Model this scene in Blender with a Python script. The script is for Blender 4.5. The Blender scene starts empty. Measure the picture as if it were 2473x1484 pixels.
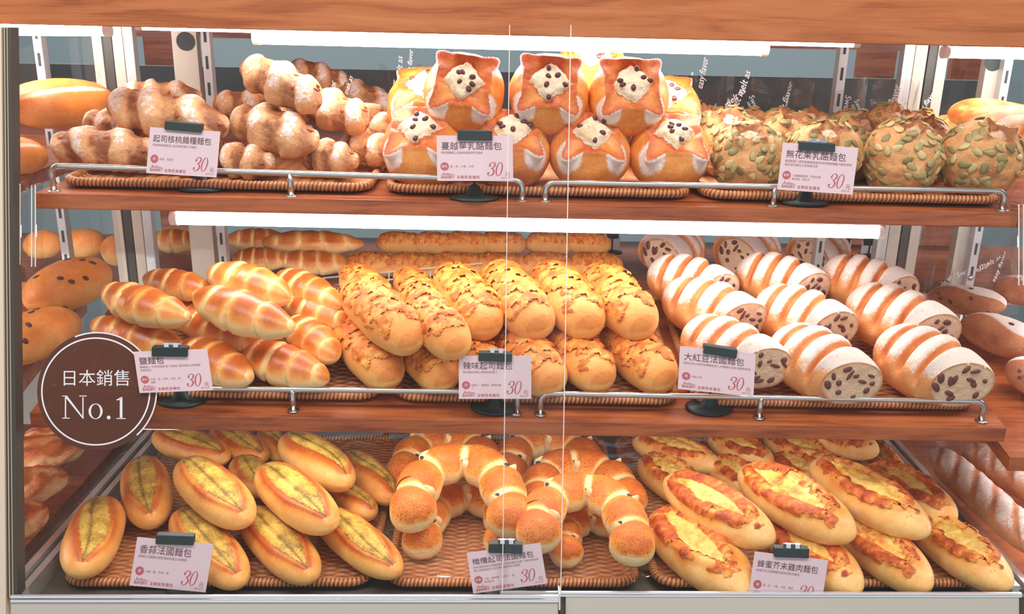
import bpy, math, random
import numpy as np
from mathutils import Matrix, Vector

C = bpy.context.scene.collection
SC = bpy.context.scene
PI = math.pi

def srgb(r, g, b):
    f = lambda c: (c/255/12.92 if c/255 <= .04045 else ((c/255+.055)/1.055)**2.4)
    return (f(r), f(g), f(b), 1.0)

# ------------------------------------------------------------------ camera, world, light, exposure
FPX = 2192.0
W0, H0 = 2473, 1484
cam = bpy.data.cameras.new('camera')
cam.sensor_width = 36.0
cam.lens = 36.0*FPX/W0
cam.clip_start = 0.02
camo = bpy.data.objects.new('camera', cam)
C.objects.link(camo)
CAM = Vector((0, 0, 1.5))
PITCH, YAW, ROLL = math.radians(17.5), math.radians(-1.3), math.radians(1.1)
R3 = Matrix.Rotation(YAW, 3, 'Z') @ Matrix.Rotation(PI/2-PITCH, 3, 'X') @ Matrix.Rotation(ROLL, 3, 'Z')
camo.matrix_world = Matrix.Translation(CAM) @ R3.to_4x4()
SC.camera = camo

world = bpy.data.worlds.new('world')
SC.world = world
world.use_nodes = True
bg = world.node_tree.nodes['Background']
bg.inputs[0].default_value = (0.93, 0.95, 1.0, 1)
bg.inputs[1].default_value = 0.62

def area_light(name, loc, size, sy, power, color, target):
    l = bpy.data.lights.new(name, 'AREA')
    l.shape = 'RECTANGLE'; l.size = size; l.size_y = sy
    l.energy = power; l.color = color
    o = bpy.data.objects.new(name, l)
    o.location = loc
    d = Vector(target)-Vector(loc)
    o.rotation_euler = d.to_track_quat('-Z', 'Y').to_euler()
    C.objects.link(o)
area_light('unseen_ceiling_light', (-.8, .35, 2.85), 1.2, .5, 20, (1, .96, .93), (-.8, .55, 0))
area_light('unseen_ceiling_light', (.8, .35, 2.85), 1.2, .5, 20, (1, .96, .93), (.8, .55, 0))
area_light('unseen_ceiling_light', (-1.3, 3.0, 2.85), 1.6, .6, 45, (1, .97, .95), (-1.3, 3.0, 0))  # rear pair: unseen, added to brighten the background and neighbouring bays
area_light('unseen_ceiling_light', (1.3, 3.0, 2.85), 1.6, .6, 45, (1, .97, .95), (1.3, 3.0, 0))

SC.view_settings.view_transform = 'Standard'
SC.view_settings.look = 'None'
SC.view_settings.gamma = 1
SC.view_settings.use_curve_mapping = False
SC.view_settings.exposure = 0.40
SC.cycles.transparent_max_bounces = 24
TUBE = 24.0         # radiance of the tubes inside the case

# ------------------------------------------------------------------ pixel <-> place helpers
def ray(u, v):
    return R3 @ Vector(((u-W0/2)/FPX, -(v-H0/2)/FPX, -1.0))
def hit(u, v, P0, N):
    d = ray(u, v)
    t = (Vector(P0)-CAM).dot(N)/d.dot(N)
    return CAM+d*t
def at_y(u, v, y):
    return hit(u, v, (0, y, 0), Vector((0, 1, 0)))
def at_z(u, v, z):
    return hit(u, v, (0, 0, z), Vector((0, 0, 1)))
def depth(P):
    return (P-CAM).dot(R3 @ Vector((0, 0, -1)))
SL = math.tan(math.radians(17.5))
def glassY(z, off=0.0):
    return 1.022+(z-.744)*SL+off
GN = Vector((0, 1, -SL)).normalized()
def at_glass(u, v, off=0.0):
    return hit(u, v, (0, glassY(.744)+off, .744), GN)

class Tier:
    """a sloping board: front top edge through two points, rising to the back"""
    def __init__(s, a, b, yf, deg):
        A = at_y(a[0], a[1], yf); B = at_y(b[0], b[1], yf)
        s.A, s.B, s.yf, s.t = A, B, yf, math.tan(math.radians(deg))
        s.k = (B.z-A.z)/(B.x-A.x)
        s.N = Vector((-s.k, -s.t, 1)).normalized()
        s.ang = math.radians(deg)
    def z(s, x, y):
        return s.A.z+s.k*(x-s.A.x)+s.t*(y-s.yf)
    def on(s, u, v, h):
        return hit(u, v, s.A+s.N*h, s.N)
    def pt(s, x, y, h=0):
        return Vector((x, y, s.z(x, y)+h))
T1 = Tier((200, 469), (2400, 513), 1.237, 1.5)
T2 = Tier((380, 1004), (2432, 1035), 1.150, 12)
T3 = Tier((200, 1436), (2400, 1438), 1.085, 0)

# ------------------------------------------------------------------ numpy noise
def _h(ix, iy, iz, seed):
    n = (ix*374761393+iy*668265263+iz*2147483647+seed*974634777) & 0xffffffff
    n = ((n ^ (n >> 13))*1274126177) & 0xffffffff
    n = ((n ^ (n >> 16))*2246822519) & 0xffffffff
    return ((n ^ (n >> 15)) & 0xffffff)/float(0xffffff)
def vn(P, sc, seed=0):
    P = np.asarray(P)*sc+17.3
    i = np.floor(P).astype(np.int64); f = P-i
    f = f*f*(3-2*f)
    x, y, z = i[..., 0], i[..., 1], i[..., 2]
    fx, fy, fz = f[..., 0], f[..., 1], f[..., 2]
    r = 0
    for dx in (0, 1):
        for dy in (0, 1):
            for dz in (0, 1):
                w = (fx if dx else 1-fx)*(fy if dy else 1-fy)*(fz if dz else 1-fz)
                r = r+w*_h(x+dx, y+dy, z+dz, seed)
    return r
def fbm(P, sc, octv=3, seed=0):
    a, r, t = 1., 0, 0
    for k in range(octv):
        r = r+a*vn(P, sc*2**k, seed+k*31); t += a; a *= .5
    return r/t
def sst(a, b, x):
    t = np.clip((x-a)/(b-a), 0, 1)
    return t*t*(3-2*t)
def gs(x, w):
    return np.exp(-(x/w)**2)

# ------------------------------------------------------------------ mesh helpers
def mesh_from(name, V, F, mat=None, M=None, smooth=True):
    me = bpy.data.meshes.new(name)
    V = np.asarray(V, dtype=np.float32)
    if isinstance(F, np.ndarray) and F.ndim == 2:
        n, k = F.shape
        me.vertices.add(len(V)); me.vertices.foreach_set('co', V.ravel())
        me.loops.add(n*k); me.loops.foreach_set('vertex_index', F.astype(np.int32).ravel())
        me.polygons.add(n); me.polygons.foreach_set('loop_start', np.arange(0, n*k, k, dtype=np.int32))
        me.update(calc_edges=True)
        me.validate()
    else:
        me.from_pydata([tuple(map(float, v)) for v in V], [], [tuple(int(i) for i in f) for f in F])
        me.update()
    if smooth:
        me.polygons.foreach_set('use_smooth', [True]*len(me.polygons))
    if M is not None:
        at = me.attributes.new('M', 'FLOAT_COLOR', 'POINT')
        at.data.foreach_set('color', np.asarray(M, dtype=np.float32).ravel())
    if mat: me.materials.append(mat)
    return me
def link(name, me, parent=None, **kw):
    o = bpy.data.objects.new(name, me)
    C.objects.link(o)
    if parent: o.parent = parent
    for k, v in kw.items(): o[k] = v
    return o
def empty(name, loc, label, cat, group=None, rot=None):
    o = bpy.data.objects.new(name, None)
    C.objects.link(o); o.empty_display_size = .02
    o.location = loc
    if rot: o.rotation_euler = rot
    o['label'] = label; o['category'] = cat
    if group: o['group'] = group
    return o
def tag(o, label, cat, group=None):
    o['label'] = label; o['category'] = cat
    if group: o['group'] = group
    return o

class MB:
    def __init__(s): s.V = []; s.F = []
    def add(s, V, F):
        n = len(s.V); s.V += [tuple(v) for v in V]; s.F += [tuple(i+n for i in f) for f in F]; return s
    def box(s, lo, hi, M=None):
        (a, b, c), (d, e, f) = lo, hi
        V = [Vector(p) for p in ((a,b,c),(d,b,c),(d,e,c),(a,e,c),(a,b,f),(d,b,f),(d,e,f),(a,e,f))]
        if M is not None: V = [M @ v for v in V]
        return s.add(V, [(0,3,2,1),(4,5,6,7),(0,1,5,4),(1,2,6,5),(2,3,7,6),(3,0,4,7)])
    def prism8(s, P):
        """P: 8 points, front quad 0-3 (bl, br, tr, tl), back quad 4-7 the same order"""
        return s.add(P, [(0,1,2,3),(5,4,7,6),(1,5,6,2),(4,0,3,7),(3,2,6,7),(4,5,1,0)])
    def tube(s, pts, r, n=12, cap=True):
        pts = [Vector(p) for p in pts]
        rs = r if isinstance(r, (list, tuple)) else [r]*len(pts)
        V = []; F = []
        up = None
        for i, p in enumerate(pts):
            t = (pts[min(i+1, len(pts)-1)]-pts[max(i-1, 0)]).normalized()
            if up is None:
                up = t.orthogonal().normalized()
            up = (up-t*up.dot(t)).normalized(); sd = t.cross(up)
            for k in range(n):
                a = 2*PI*k/n
                V.append(p+(up*math.cos(a)+sd*math.sin(a))*rs[i])
        for i in range(len(pts)-1):
            for k in range(n):
                F.append((i*n+k, i*n+(k+1) % n, (i+1)*n+(k+1) % n, (i+1)*n+k))
        if cap:
            F.append(tuple(range(n))[::-1]); F.append(tuple((len(pts)-1)*n+k for k in range(n)))
        return s.add(V, F)
    def lathe(s, prof, M=None, n=28):
        V = []; F = []
        for (r, z) in prof:
            for k in range(n):
                a = 2*PI*k/n
                v = Vector((r*math.cos(a), r*math.sin(a), z)); V.append(M @ v if M is not None else v)
        for i in range(len(prof)-1):
            for k in range(n):
                F.append((i*n+k, i*n+(k+1) % n, (i+1)*n+(k+1) % n, (i+1)*n+k))
        F.append(tuple(range(n))[::-1]); F.append(tuple((len(prof)-1)*n+k for k in range(n)))
        return s.add(V, F)
    def mesh(s, name, mat, smooth=False):
        return mesh_from(name, s.V, s.F, mat, smooth=smooth)
    def obj(s, name, mat, parent=None, smooth=False, bevel=0, **kw):
        me = s.mesh(name, mat, smooth)
        o = link(name, me, parent, **kw)
        if bevel:
            m = o.modifiers.new('b', 'BEVEL'); m.width = bevel; m.segments = 2; m.limit_method = 'ANGLE'
        return o

# ------------------------------------------------------------------ materials
class NT:
    def __init__(s, name):
        s.m = bpy.data.materials.new(name); s.m.use_nodes = True
        s.t = s.m.node_tree; s.t.nodes.clear()
        s.out = s.n('ShaderNodeOutputMaterial')
    def n(s, ty, **kw):
        x = s.t.nodes.new(ty)
        for k, v in kw.items(): setattr(x, k, v)
        return x
    def l(s, a, b): s.t.links.new(a, b)
    def noise(s, scale, detail=3, rough=.55, vec=None, dist=0):
        x = s.n('ShaderNodeTexNoise'); x.inputs['Scale'].default_value = scale
        x.inputs['Detail'].default_value = detail; x.inputs['Roughness'].default_value = rough
        x.inputs['Distortion'].default_value = dist
        if vec is not None: s.l(vec, x.inputs['Vector'])
        return x.outputs['Fac']
    def math(s, op, a, b=None, c=None, clamp=False):
        x = s.n('ShaderNodeMath', operation=op); x.use_clamp = clamp
        for i, q in enumerate((a, b, c)):
            if q is None: continue
            if isinstance(q, (int, float)): x.inputs[i].default_value = q
            else: s.l(q, x.inputs[i])
        return x.outputs[0]
    def mix(s, f, a, b, mode='MIX'):
        x = s.n('ShaderNodeMix', data_type='RGBA', blend_type=mode)
        for i, q in ((0, f), (6, a), (7, b)):
            if isinstance(q, (int, float)): x.inputs[i].default_value = q
            elif isinstance(q, tuple): x.inputs[i].default_value = q
            else: s.l(q, x.inputs[i])
        return x.outputs[2]
    def ramp(s, f, stops):
        x = s.n('ShaderNodeValToRGB'); cr = x.color_ramp
        while len(cr.elements) < len(stops): cr.elements.new(.5)
        for e, (p, c) in zip(cr.elements, stops): e.position = p; e.color = c
        s.l(f, x.inputs[0]); return x.outputs[0]
    def maprange(s, f, a, b, c=0., d=1.):
        x = s.n('ShaderNodeMapRange'); x.interpolation_type = 'SMOOTHSTEP'
        s.l(f, x.inputs[0])
        for i, q in zip((1, 2, 3, 4), (a, b, c, d)): x.inputs[i].default_value = q
        return x.outputs[0]
    def bsdf(s, col, rough=.5, bump=None, bstr=.3, bdist=.001, **kw):
        p = s.n('ShaderNodeBsdfPrincipled')
        if isinstance(col, tuple): p.inputs['Base Color'].default_value = col
        else: s.l(col, p.inputs['Base Color'])
        if isinstance(rough, (int, float)): p.inputs['Roughness'].default_value = rough
        else: s.l(rough, p.inputs['Roughness'])
        for k, v in kw.items(): p.inputs[k.replace('_', ' ')].default_value = v
        if bump is not None:
            b = s.n('ShaderNodeBump'); b.inputs['Strength'].default_value = bstr
            b.inputs['Distance'].default_value = bdist
            s.l(bump, b.inputs['Height']); s.l(b.outputs[0], p.inputs['Normal'])
        s.l(p.outputs[0], s.out.inputs[0])
        return p

def plain(name, col, rough=.5, **kw):
    t = NT(name); t.bsdf(col, rough, **kw); return t.m

def wood(name, base, dark, light, scale=1.0, rough=.38):
    t = NT(name)
    g = t.n('ShaderNodeTexCoord'); mp = t.n('ShaderNodeMapping')
    mp.inputs['Scale'].default_value = (1.3*scale, 14*scale, 14*scale)
    t.l(g.outputs['Object'], mp.inputs[0])
    n1 = t.noise(3.2, 5, .6, mp.outputs[0], .6)
    mp2 = t.n('ShaderNodeMapping'); mp2.inputs['Scale'].default_value = (4*scale, 130*scale, 130*scale)
    t.l(g.outputs['Object'], mp2.inputs[0])
    n2 = t.noise(3, 3, .6, mp2.outputs[0])
    c = t.ramp(n1, [(.3, dark), (.5, base), (.72, light)])
    ln = t.maprange(n2, .38, .48, .8, 0)
    ln = t.math('MULTIPLY', ln, t.maprange(n1, .35, .6, .9, .1))
    c = t.mix(ln, c, dark)
    t.bsdf(c, rough, bump=n2, bstr=.08)
    return t.m

def crust(name, pale, mid, dark, flour=srgb(250, 240, 232), special=srgb(120, 60, 40), fine=.3, rough=.5, ffl=.9,
          bump=.35, speck=None, bscale=260, coat=0.0):
    """M.r bake, M.g flour, M.b special colour"""
    t = NT(name)
    a = t.n('ShaderNodeAttribute', attribute_name='M')
    sp = t.n('ShaderNodeSeparateColor'); t.l(a.outputs['Color'], sp.inputs[0])
    tc = t.n('ShaderNodeTexCoord').outputs['Object']
    nb = t.noise(38, 4, .6, tc); nf = t.noise(bscale, 3, .6, tc); ns = t.noise(900, 2, .6, tc)
    bk = t.math('ADD', sp.outputs[0], t.math('MULTIPLY', t.math('SUBTRACT', nb, .5), fine))
    nm = t.noise(115, 5, .65, tc, .4)
    bk = t.math('ADD', bk, t.math('MULTIPLY', t.math('SUBTRACT', nm, .5), fine*.9))
    bk = t.math('ADD', bk, t.math('MULTIPLY', t.math('SUBTRACT', nf, .5), fine*.6), clamp=True)
    c = t.ramp(bk, [(0.04, pale), (.5, mid), (.95, dark)])
    if speck:
        v = t.n('ShaderNodeTexVoronoi'); v.inputs['Scale'].default_value = 250; t.l(tc, v.inputs['Vector'])
        m = t.maprange(v.outputs['Distance'], .22, .42, 1, 0)
        m = t.math('MULTIPLY', m, t.maprange(sp.outputs[0], .3, .6, 0, .75))
        c = t.mix(m, c, speck)
    c = t.mix(t.math('MULTIPLY', sp.outputs[2], t.maprange(nf, .3, .55, .7, 1)), c, special)
    fl = t.math('ADD', sp.outputs[1], t.math('MULTIPLY', t.math('SUBTRACT', ns, .5), .9))
    fl = t.math('ADD', fl, t.math('MULTIPLY', t.math('SUBTRACT', nf, .5), ffl))
    fl = t.math('ADD', fl, t.math('MULTIPLY', t.math('SUBTRACT', nm, .5), ffl*.9))
    fl = t.math('MULTIPLY', t.maprange(fl, .28, .85, 0, .93), t.maprange(sp.outputs[1], .02, .25))
    c = t.mix(fl, c, flour)
    rg = t.math('ADD', t.math('MULTIPLY', fl, .45), rough, clamp=True)
    hh = t.math('ADD', t.math('ADD', nf, t.math('MULTIPLY', ns, .35)), t.math('MULTIPLY', nm, 1.3))
    p = t.bsdf(c, rg, bump=hh, bstr=min(1, bump*1.5), bdist=.0014)
    p.inputs['Subsurface Weight'].default_value = 0.0
    if coat:
        p.inputs['Coat Weight'].default_value = coat; p.inputs['Coat Roughness'].default_value = .3
    return t.m

def glassy(name, tint=(1, 1, 1, 1), ior=1.45, rough=.02, extra=0.0, bump=0):
    t = NT(name)
    tr = t.n('ShaderNodeBsdfTransparent'); tr.inputs[0].default_value = tint
    gl = t.n('ShaderNodeBsdfGlossy'); gl.inputs['Roughness'].default_value = rough
    fr = t.n('ShaderNodeFresnel'); fr.inputs['IOR'].default_value = ior
    if bump:
        b = t.n('ShaderNodeBump'); b.inputs['Strength'].default_value = bump; b.inputs['Distance'].default_value = .004
        t.l(t.noise(22, 3, .5, t.n('ShaderNodeTexCoord').outputs['Object'], 1.0), b.inputs['Height'])
        t.l(b.outputs[0], gl.inputs['Normal']); t.l(b.outputs[0], fr.inputs['Normal'])
    f = t.math('ADD', fr.outputs[0], extra, clamp=True)
    bf = t.n('ShaderNodeNewGeometry').outputs['Backfacing']
    f = t.math('MULTIPLY', f, t.math('SUBTRACT', 1.0, bf))
    mx = t.n('ShaderNodeMixShader'); t.l(f, mx.inputs[0]); t.l(tr.outputs[0], mx.inputs[1]); t.l(gl.outputs[0], mx.inputs[2])
    t.l(mx.outputs[0], t.out.inputs[0]); return t.m

def emit(name, col, s):
    t = NT(name); e = t.n('ShaderNodeEmission'); e.inputs[0].default_value = col; e.inputs[1].default_value = s
    t.l(e.outputs[0], t.out.inputs[0]); return t.m

MT = {}
MT['header'] = wood('header_wood', srgb(190, 112, 64), srgb(154, 82, 44), srgb(204, 132, 84), rough=.5)
MT['shelf'] = wood('shelf_wood', srgb(168, 88, 46), srgb(118, 56, 30), srgb(188, 108, 60), 1.6, rough=.3)
MT['shelf2'] = wood('rear_wood', srgb(170, 96, 62), srgb(130, 66, 42), srgb(186, 110, 74), 1.6)
MT['chrome'] = plain('chrome', (.62, .61, .58, 1), .22, Metallic=1.0)
MT['alu'] = plain('aluminium', (.80, .81, .84, 1), .32, Metallic=.75)
MT['aludark'] = plain('aluminium_groove', srgb(95, 88, 78), .5)
MT['cream'] = plain('cream_panel', srgb(196, 190, 178), .45)
MT['creampost'] = plain('cream_post', srgb(222, 205, 184), .45)
MT['seal'] = plain('dark_seal', srgb(70, 66, 60), .5)
MT['sealline'] = plain('seal_line', srgb(196, 180, 150), .4)
MT['beige'] = plain('beige_panel', srgb(200, 190, 176), .45)
MT['silver'] = plain('silver_post', srgb(205, 205, 205), .35, Metallic=.3)
MT['hole'] = plain('dark_hole', srgb(58, 62, 62), .7)
MT['teal'] = plain('teal_wall', srgb(122, 138, 144), .8)
MT['tealrail'] = plain('teal_rail', srgb(88, 104, 110), .6)
MT['floor'] = plain('floor_tile', srgb(150, 140, 130), .4)
MT['ceil'] = plain('ceiling_paint', srgb(215, 215, 215), .8)
MT['black'] = plain('black_plastic', srgb(30, 46, 44), .42)
MT['clipmetal'] = plain('clip_chrome', (.8, .82, .86, 1), .18, Metallic=1.0)
MT['card'] = plain('pink_card', srgb(222, 197, 203), .5)
MT['ink'] = plain('dark_ink', srgb(96, 60, 66), .6)
MT['inkgrey'] = plain('grey_ink', srgb(168, 132, 138), .6)
MT['inkred'] = plain('red_ink', srgb(186, 92, 100), .6)
MT['white'] = plain('white_print', srgb(232, 230, 232), .5)
MT['bagtext'] = plain('bag_print', srgb(245, 247, 250), .5)
MT['tube'] = emit('tube_glow', (1.0, .975, .96, 1), TUBE)
MT['tube_soft'] = emit('tube_glow_soft', (1.0, .975, .96, 1), 13)
MT['tube_mid'] = emit('tube_glow_mid', (1.0, .975, .96, 1), 18)
MT['tube_side'] = emit('tube_glow_side', (1.0, .975, .96, 1), 34)
MT['tubecap'] = plain('tube_cap', srgb(235, 235, 235), .4)
MT['glass'] = glassy('clear_glass', (.985, .99, .99, 1), 1.33, .01)
MT['edge'] = plain('acrylic_edge', srgb(235, 225, 215), .15)
MT['acryl'] = glassy('clear_acrylic', (.95, .96, .97, 1), 1.5, .03, .05)
MT['film'] = glassy('plastic_film', (.96, .96, .96, 1), 1.5, .10, .07, 1.0)
MT['bag'] = glassy('plastic_bag', (.93, .94, .95, 1), 1.5, .12, .06, .8)
MT['wire'] = plain('white_wire', srgb(230, 230, 230), .3)
t = NT('sticker_brown')
tr = t.n('ShaderNodeBsdfTransparent'); tr.inputs[0].default_value = (.8, .6, .5, 1)
df = t.n('ShaderNodeBsdfPrincipled'); df.inputs['Base Color'].default_value = srgb(98, 58, 42); df.inputs['Roughness'].default_value = .35
mx = t.n('ShaderNodeMixShader'); mx.inputs[0].default_value = .72
t.l(tr.outputs[0], mx.inputs[1]); t.l(df.outputs[0], mx.inputs[2]); t.l(mx.outputs[0], t.out.inputs[0])
MT['sticker'] = t.m
# wicker: M.r = height of the strand
t = NT('wicker')
a = t.n('ShaderNodeAttribute', attribute_name='M'); sp = t.n('ShaderNodeSeparateColor'); t.l(a.outputs['Color'], sp.inputs[0])
tc = t.n('ShaderNodeTexCoord').outputs['Object']
nn = t.noise(60, 3, .6, tc)
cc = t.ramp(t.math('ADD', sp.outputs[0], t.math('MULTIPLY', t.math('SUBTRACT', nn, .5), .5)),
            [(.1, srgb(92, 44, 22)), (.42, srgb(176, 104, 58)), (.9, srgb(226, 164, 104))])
t.bsdf(cc, .42)
MT['wicker'] = t.m

S = srgb
MT['salt'] = crust('salt_roll_crust', S(252, 220, 158), S(240, 158, 70), S(196, 98, 36), fine=.4, rough=.36, bump=.12, coat=.25)
MT['cheese_roll'] = crust('cheese_roll_crust', S(250, 202, 128), S(240, 160, 78), S(216, 112, 42), fine=.4, rough=.5, bump=.3)
MT['melt'] = crust('melted_cheese', S(250, 180, 84), S(228, 116, 38), S(168, 66, 20), fine=.9, rough=.45, bump=.7, bscale=180, coat=.05)
MT['bean'] = crust('red_bean_loaf_crust', S(246, 190, 124), S(228, 144, 80), S(188, 98, 48), flour=S(240, 228, 220), fine=.3, rough=.55, bump=.4)
MT['crumb'] = crust('bread_crumb', S(242, 210, 176), S(228, 184, 144), S(200, 134, 90), fine=.8, rough=.75, bump=1.0, bscale=420)
MT['beancut'] = plain('red_bean', S(112, 66, 60), .4)
MT['garlic'] = crust('garlic_loaf_crust', S(250, 206, 128), S(240, 156, 66), S(198, 96, 34), fine=.45, rough=.42, bump=.2, coat=.1)
MT['gfill'] = crust('garlic_butter', S(240, 206, 96), S(204, 160, 66), S(134, 108, 42), fine=1.3, rough=.4, bump=.6, bscale=300)
MT['olivering'] = crust('olive_ring_crust', S(254, 228, 172), S(248, 166, 66), S(220, 108, 32), fine=.3, rough=.5, bump=.6, speck=S(178, 84, 34), bscale=330)
MT['olive'] = plain('black_olive', S(52, 42, 46), .3)
MT['boat'] = crust('mustard_boat_crust', S(252, 216, 144), S(244, 168, 78), S(220, 118, 44), fine=.45, rough=.45, bump=.2)
MT['mfill'] = crust('mustard_filling', S(250, 212, 112), S(238, 176, 72), S(206, 104, 32), fine=1.1, rough=.32, bump=.9, bscale=150, coat=.2)
MT['cran'] = crust('cranberry_bun_crust', S(250, 202, 124), S(238, 150, 68), S(204, 92, 32), fine=.5, rough=.45, bump=.3, coat=.1)
MT['creamcheese'] = crust('cheese_filling', S(252, 232, 202), S(240, 206, 162), S(200, 140, 96), fine=.6, rough=.5, bump=.9, bscale=150)
MT['berry'] = plain('cranberry', S(94, 44, 46), .35)
MT['fig'] = crust('seed_bun_crust', S(240, 198, 138), S(220, 160, 100), S(160, 100, 58), fine=.6, rough=.6, bump=.6)
t = NT('pumpkin_seed'); oi = t.n('ShaderNodeObjectInfo')
t.bsdf(t.ramp(oi.outputs['Random'], [(0, S(128, 118, 72)), (.5, S(166, 152, 98)), (1, S(208, 186, 132))]), .42)
MT['seed'] = t.m
MT['seedlot'] = plain('pumpkin_seeds', S(158, 142, 92), .45)
MT['walnut'] = crust('walnut_twist_crust', S(240, 196, 144), S(218, 156, 104), S(152, 92, 56), flour=S(244, 234, 228), fine=.8, rough=.6, bump=.9, bscale=170, ffl=1.8)
MT['nut'] = plain('walnut_piece', S(168, 92, 52), .5)
MT['plainloaf'] = crust('plain_loaf_crust', S(252, 206, 130), S(236, 148, 70), S(206, 104, 46), flour=S(255, 232, 200), special=S(84, 58, 52), fine=.3, rough=.45, bump=.2)
MT['flaky'] = crust('flaky_pastry_crust', S(252, 214, 160), S(226, 126, 62), S(168, 72, 34), fine=.7, rough=.4, bump=.8)
MT['powder'] = crust('powdered_loaf_crust', S(224, 160, 112), S(196, 122, 80), S(150, 84, 54), flour=S(246, 238, 234), special=S(100, 62, 48), fine=.6, rough=.6, bump=.6)

# ------------------------------------------------------------------ bread shapes
def gridfaces(nu, nv, flip=True):
    """nu rings of nv, then pole vertices at index nu*nv (first) and nu*nv+1 (last); quads with pole tris as degenerate-free list"""
    i = np.arange(nu-1)[:, None]; k = np.arange(nv)[None, :]
    a = i*nv+k; b = i*nv+(k+1) % nv; c = (i+1)*nv+(k+1) % nv; d = (i+1)*nv+k
    q = np.stack([a, d, c, b], -1).reshape(-1, 4)
    F = [tuple(x) for x in q.tolist()]
    p0, p1 = nu*nv, nu*nv+1
    for k in range(nv):
        F.append((p0, k, (k+1) % nv))
        F.append((p1, (nu-1)*nv+(k+1) % nv, (nu-1)*nv+k))
    if not flip: return F
    return [f[::-1] for f in F]

def loaf(L, W, H, nu=84, nv=56, p=3., q=2., s1=1.0, shear=0, flat=.62, shape=None, mask=None, bend=0, lump=.02, seed=0):
    """lengthwise body; shape(s,phi,P)->radius factor; mask(s,phi,P)->(bake,flour,special)"""
    lin = np.linspace(-1, 1, nu+2)[1:-1]
    s = np.sin(lin*PI/2)*1.0
    if s1 < 1: s = np.concatenate([s[s < s1*.985], np.linspace(s1*.985, s1, 3)]); nu = len(s)
    phi = np.linspace(0, 2*PI, nv, endpoint=False)
    Sg, Ph = np.meshgrid(s, phi, indexing='ij')
    prof = np.clip(1-np.abs(Sg)**p, 0, 1)**(1/q)
    base = np.stack([Sg*L/2, prof*np.cos(Ph)*W/2, prof*np.sin(Ph)*H/2], -1)
    r = 1+lump*2*(fbm(base+seed*3.1, 28, 3, seed)-.5)
    if shape is not None: r = r*shape(Sg, Ph, base)
    P = base.copy(); P[..., 1] *= r; P[..., 2] *= r
    z = P[..., 2]; lim = -flat*H/2
    P[..., 2] = np.where(z < lim, lim+(z-lim)*.25, z)
    m = mask(Sg, Ph, P) if mask is not None else (np.zeros_like(Sg),)*3
    M = np.stack([np.clip(np.broadcast_to(x, Sg.shape), 0, 1) for x in m]+[np.ones_like(Sg)], -1)
    if bend: P[..., 1] += bend*(Sg**2-.3)
    if shear: P[..., 0] += shear*P[..., 1]*sst(.25, s1, Sg)
    ends = np.array([P[0].mean(0)+[-L*.003, 0, 0], P[-1].mean(0)+[0 if s1 < 1 else L*.003, 0, 0]])
    V = np.concatenate([P.reshape(-1, 3), ends]); Mm = np.concatenate([M.reshape(-1, 4), M[0, :1], M[-1, :1]])
    return V, gridfaces(nu, nv), Mm, (Sg, Ph, P)

def topf(Ph): return sst(-.35, .85, np.sin(Ph))

def patch(name, me, F, mask, off, mat, M):
    """skin of faces where mask > 0, lifted off the surface by off"""
    n = len(me.vertices)
    co = np.empty(n*3, np.float32); me.vertices.foreach_get('co', co); co = co.reshape(-1, 3)
    no = np.empty(n*3, np.float32); me.vertices.foreach_get('normal', no); no = no.reshape(-1, 3)
    sel = [f for f in F if all(mask[i] > 0 for i in f)]
    used = sorted({i for f in sel for i in f}); mp = {i: k for k, i in enumerate(used)}
    if not used: return None
    u = np.array(used)
    V = co[u]+no[u]*off[u][:, None]
    return mesh_from(name, V, [tuple(mp[i] for i in f) for f in sel], mat, M[u])

def ellipsoid(rx, ry, rz, n=10, m=7):
    mb = MB(); V = []; F = []
    for i in range(m+1):
        a = PI*i/m
        for k in range(n):
            b = 2*PI*k/n
            V.append((rx*math.sin(a)*math.cos(b), ry*math.sin(a)*math.sin(b), rz*math.cos(a)))
    for i in range(m):
        for k in range(n):
            F.append((i*n+k, (i+1)*n+k, (i+1)*n+(k+1) % n, i*n+(k+1) % n))
    mb.add(V, F); return mb

def frame_at(P, N, spin=0):
    N = Vector(N).normalized(); t = N.orthogonal().normalized(); b = N.cross(t)
    M = Matrix((t, b, N)).transposed().to_4x4()
    return Matrix.Translation(Vector(P)) @ M @ Matrix.Rotation(spin, 4, 'Z')

class Proto:
    def __init__(s, name, me, size):
        s.o = bpy.data.objects.new(name, me); s.kids = []; s.size = size
    def kid(s, name, me, M=None, label=None, parent=None, kind=None):
        k = bpy.data.objects.new(name, me)
        k.parent = parent or s.o
        if M is not None: k.matrix_basis = M
        if label: k['label'] = label
        if kind: k['kind'] = kind
        s.kids.append(k); return k
def clone(pr, lod=False):
    mp = {pr.o: pr.o.copy()}
    C.objects.link(mp[pr.o])
    for k in pr.kids:
        c = k.copy(); c.parent = mp[k.parent]; C.objects.link(c); mp[k] = c
    return mp[pr.o]

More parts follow.
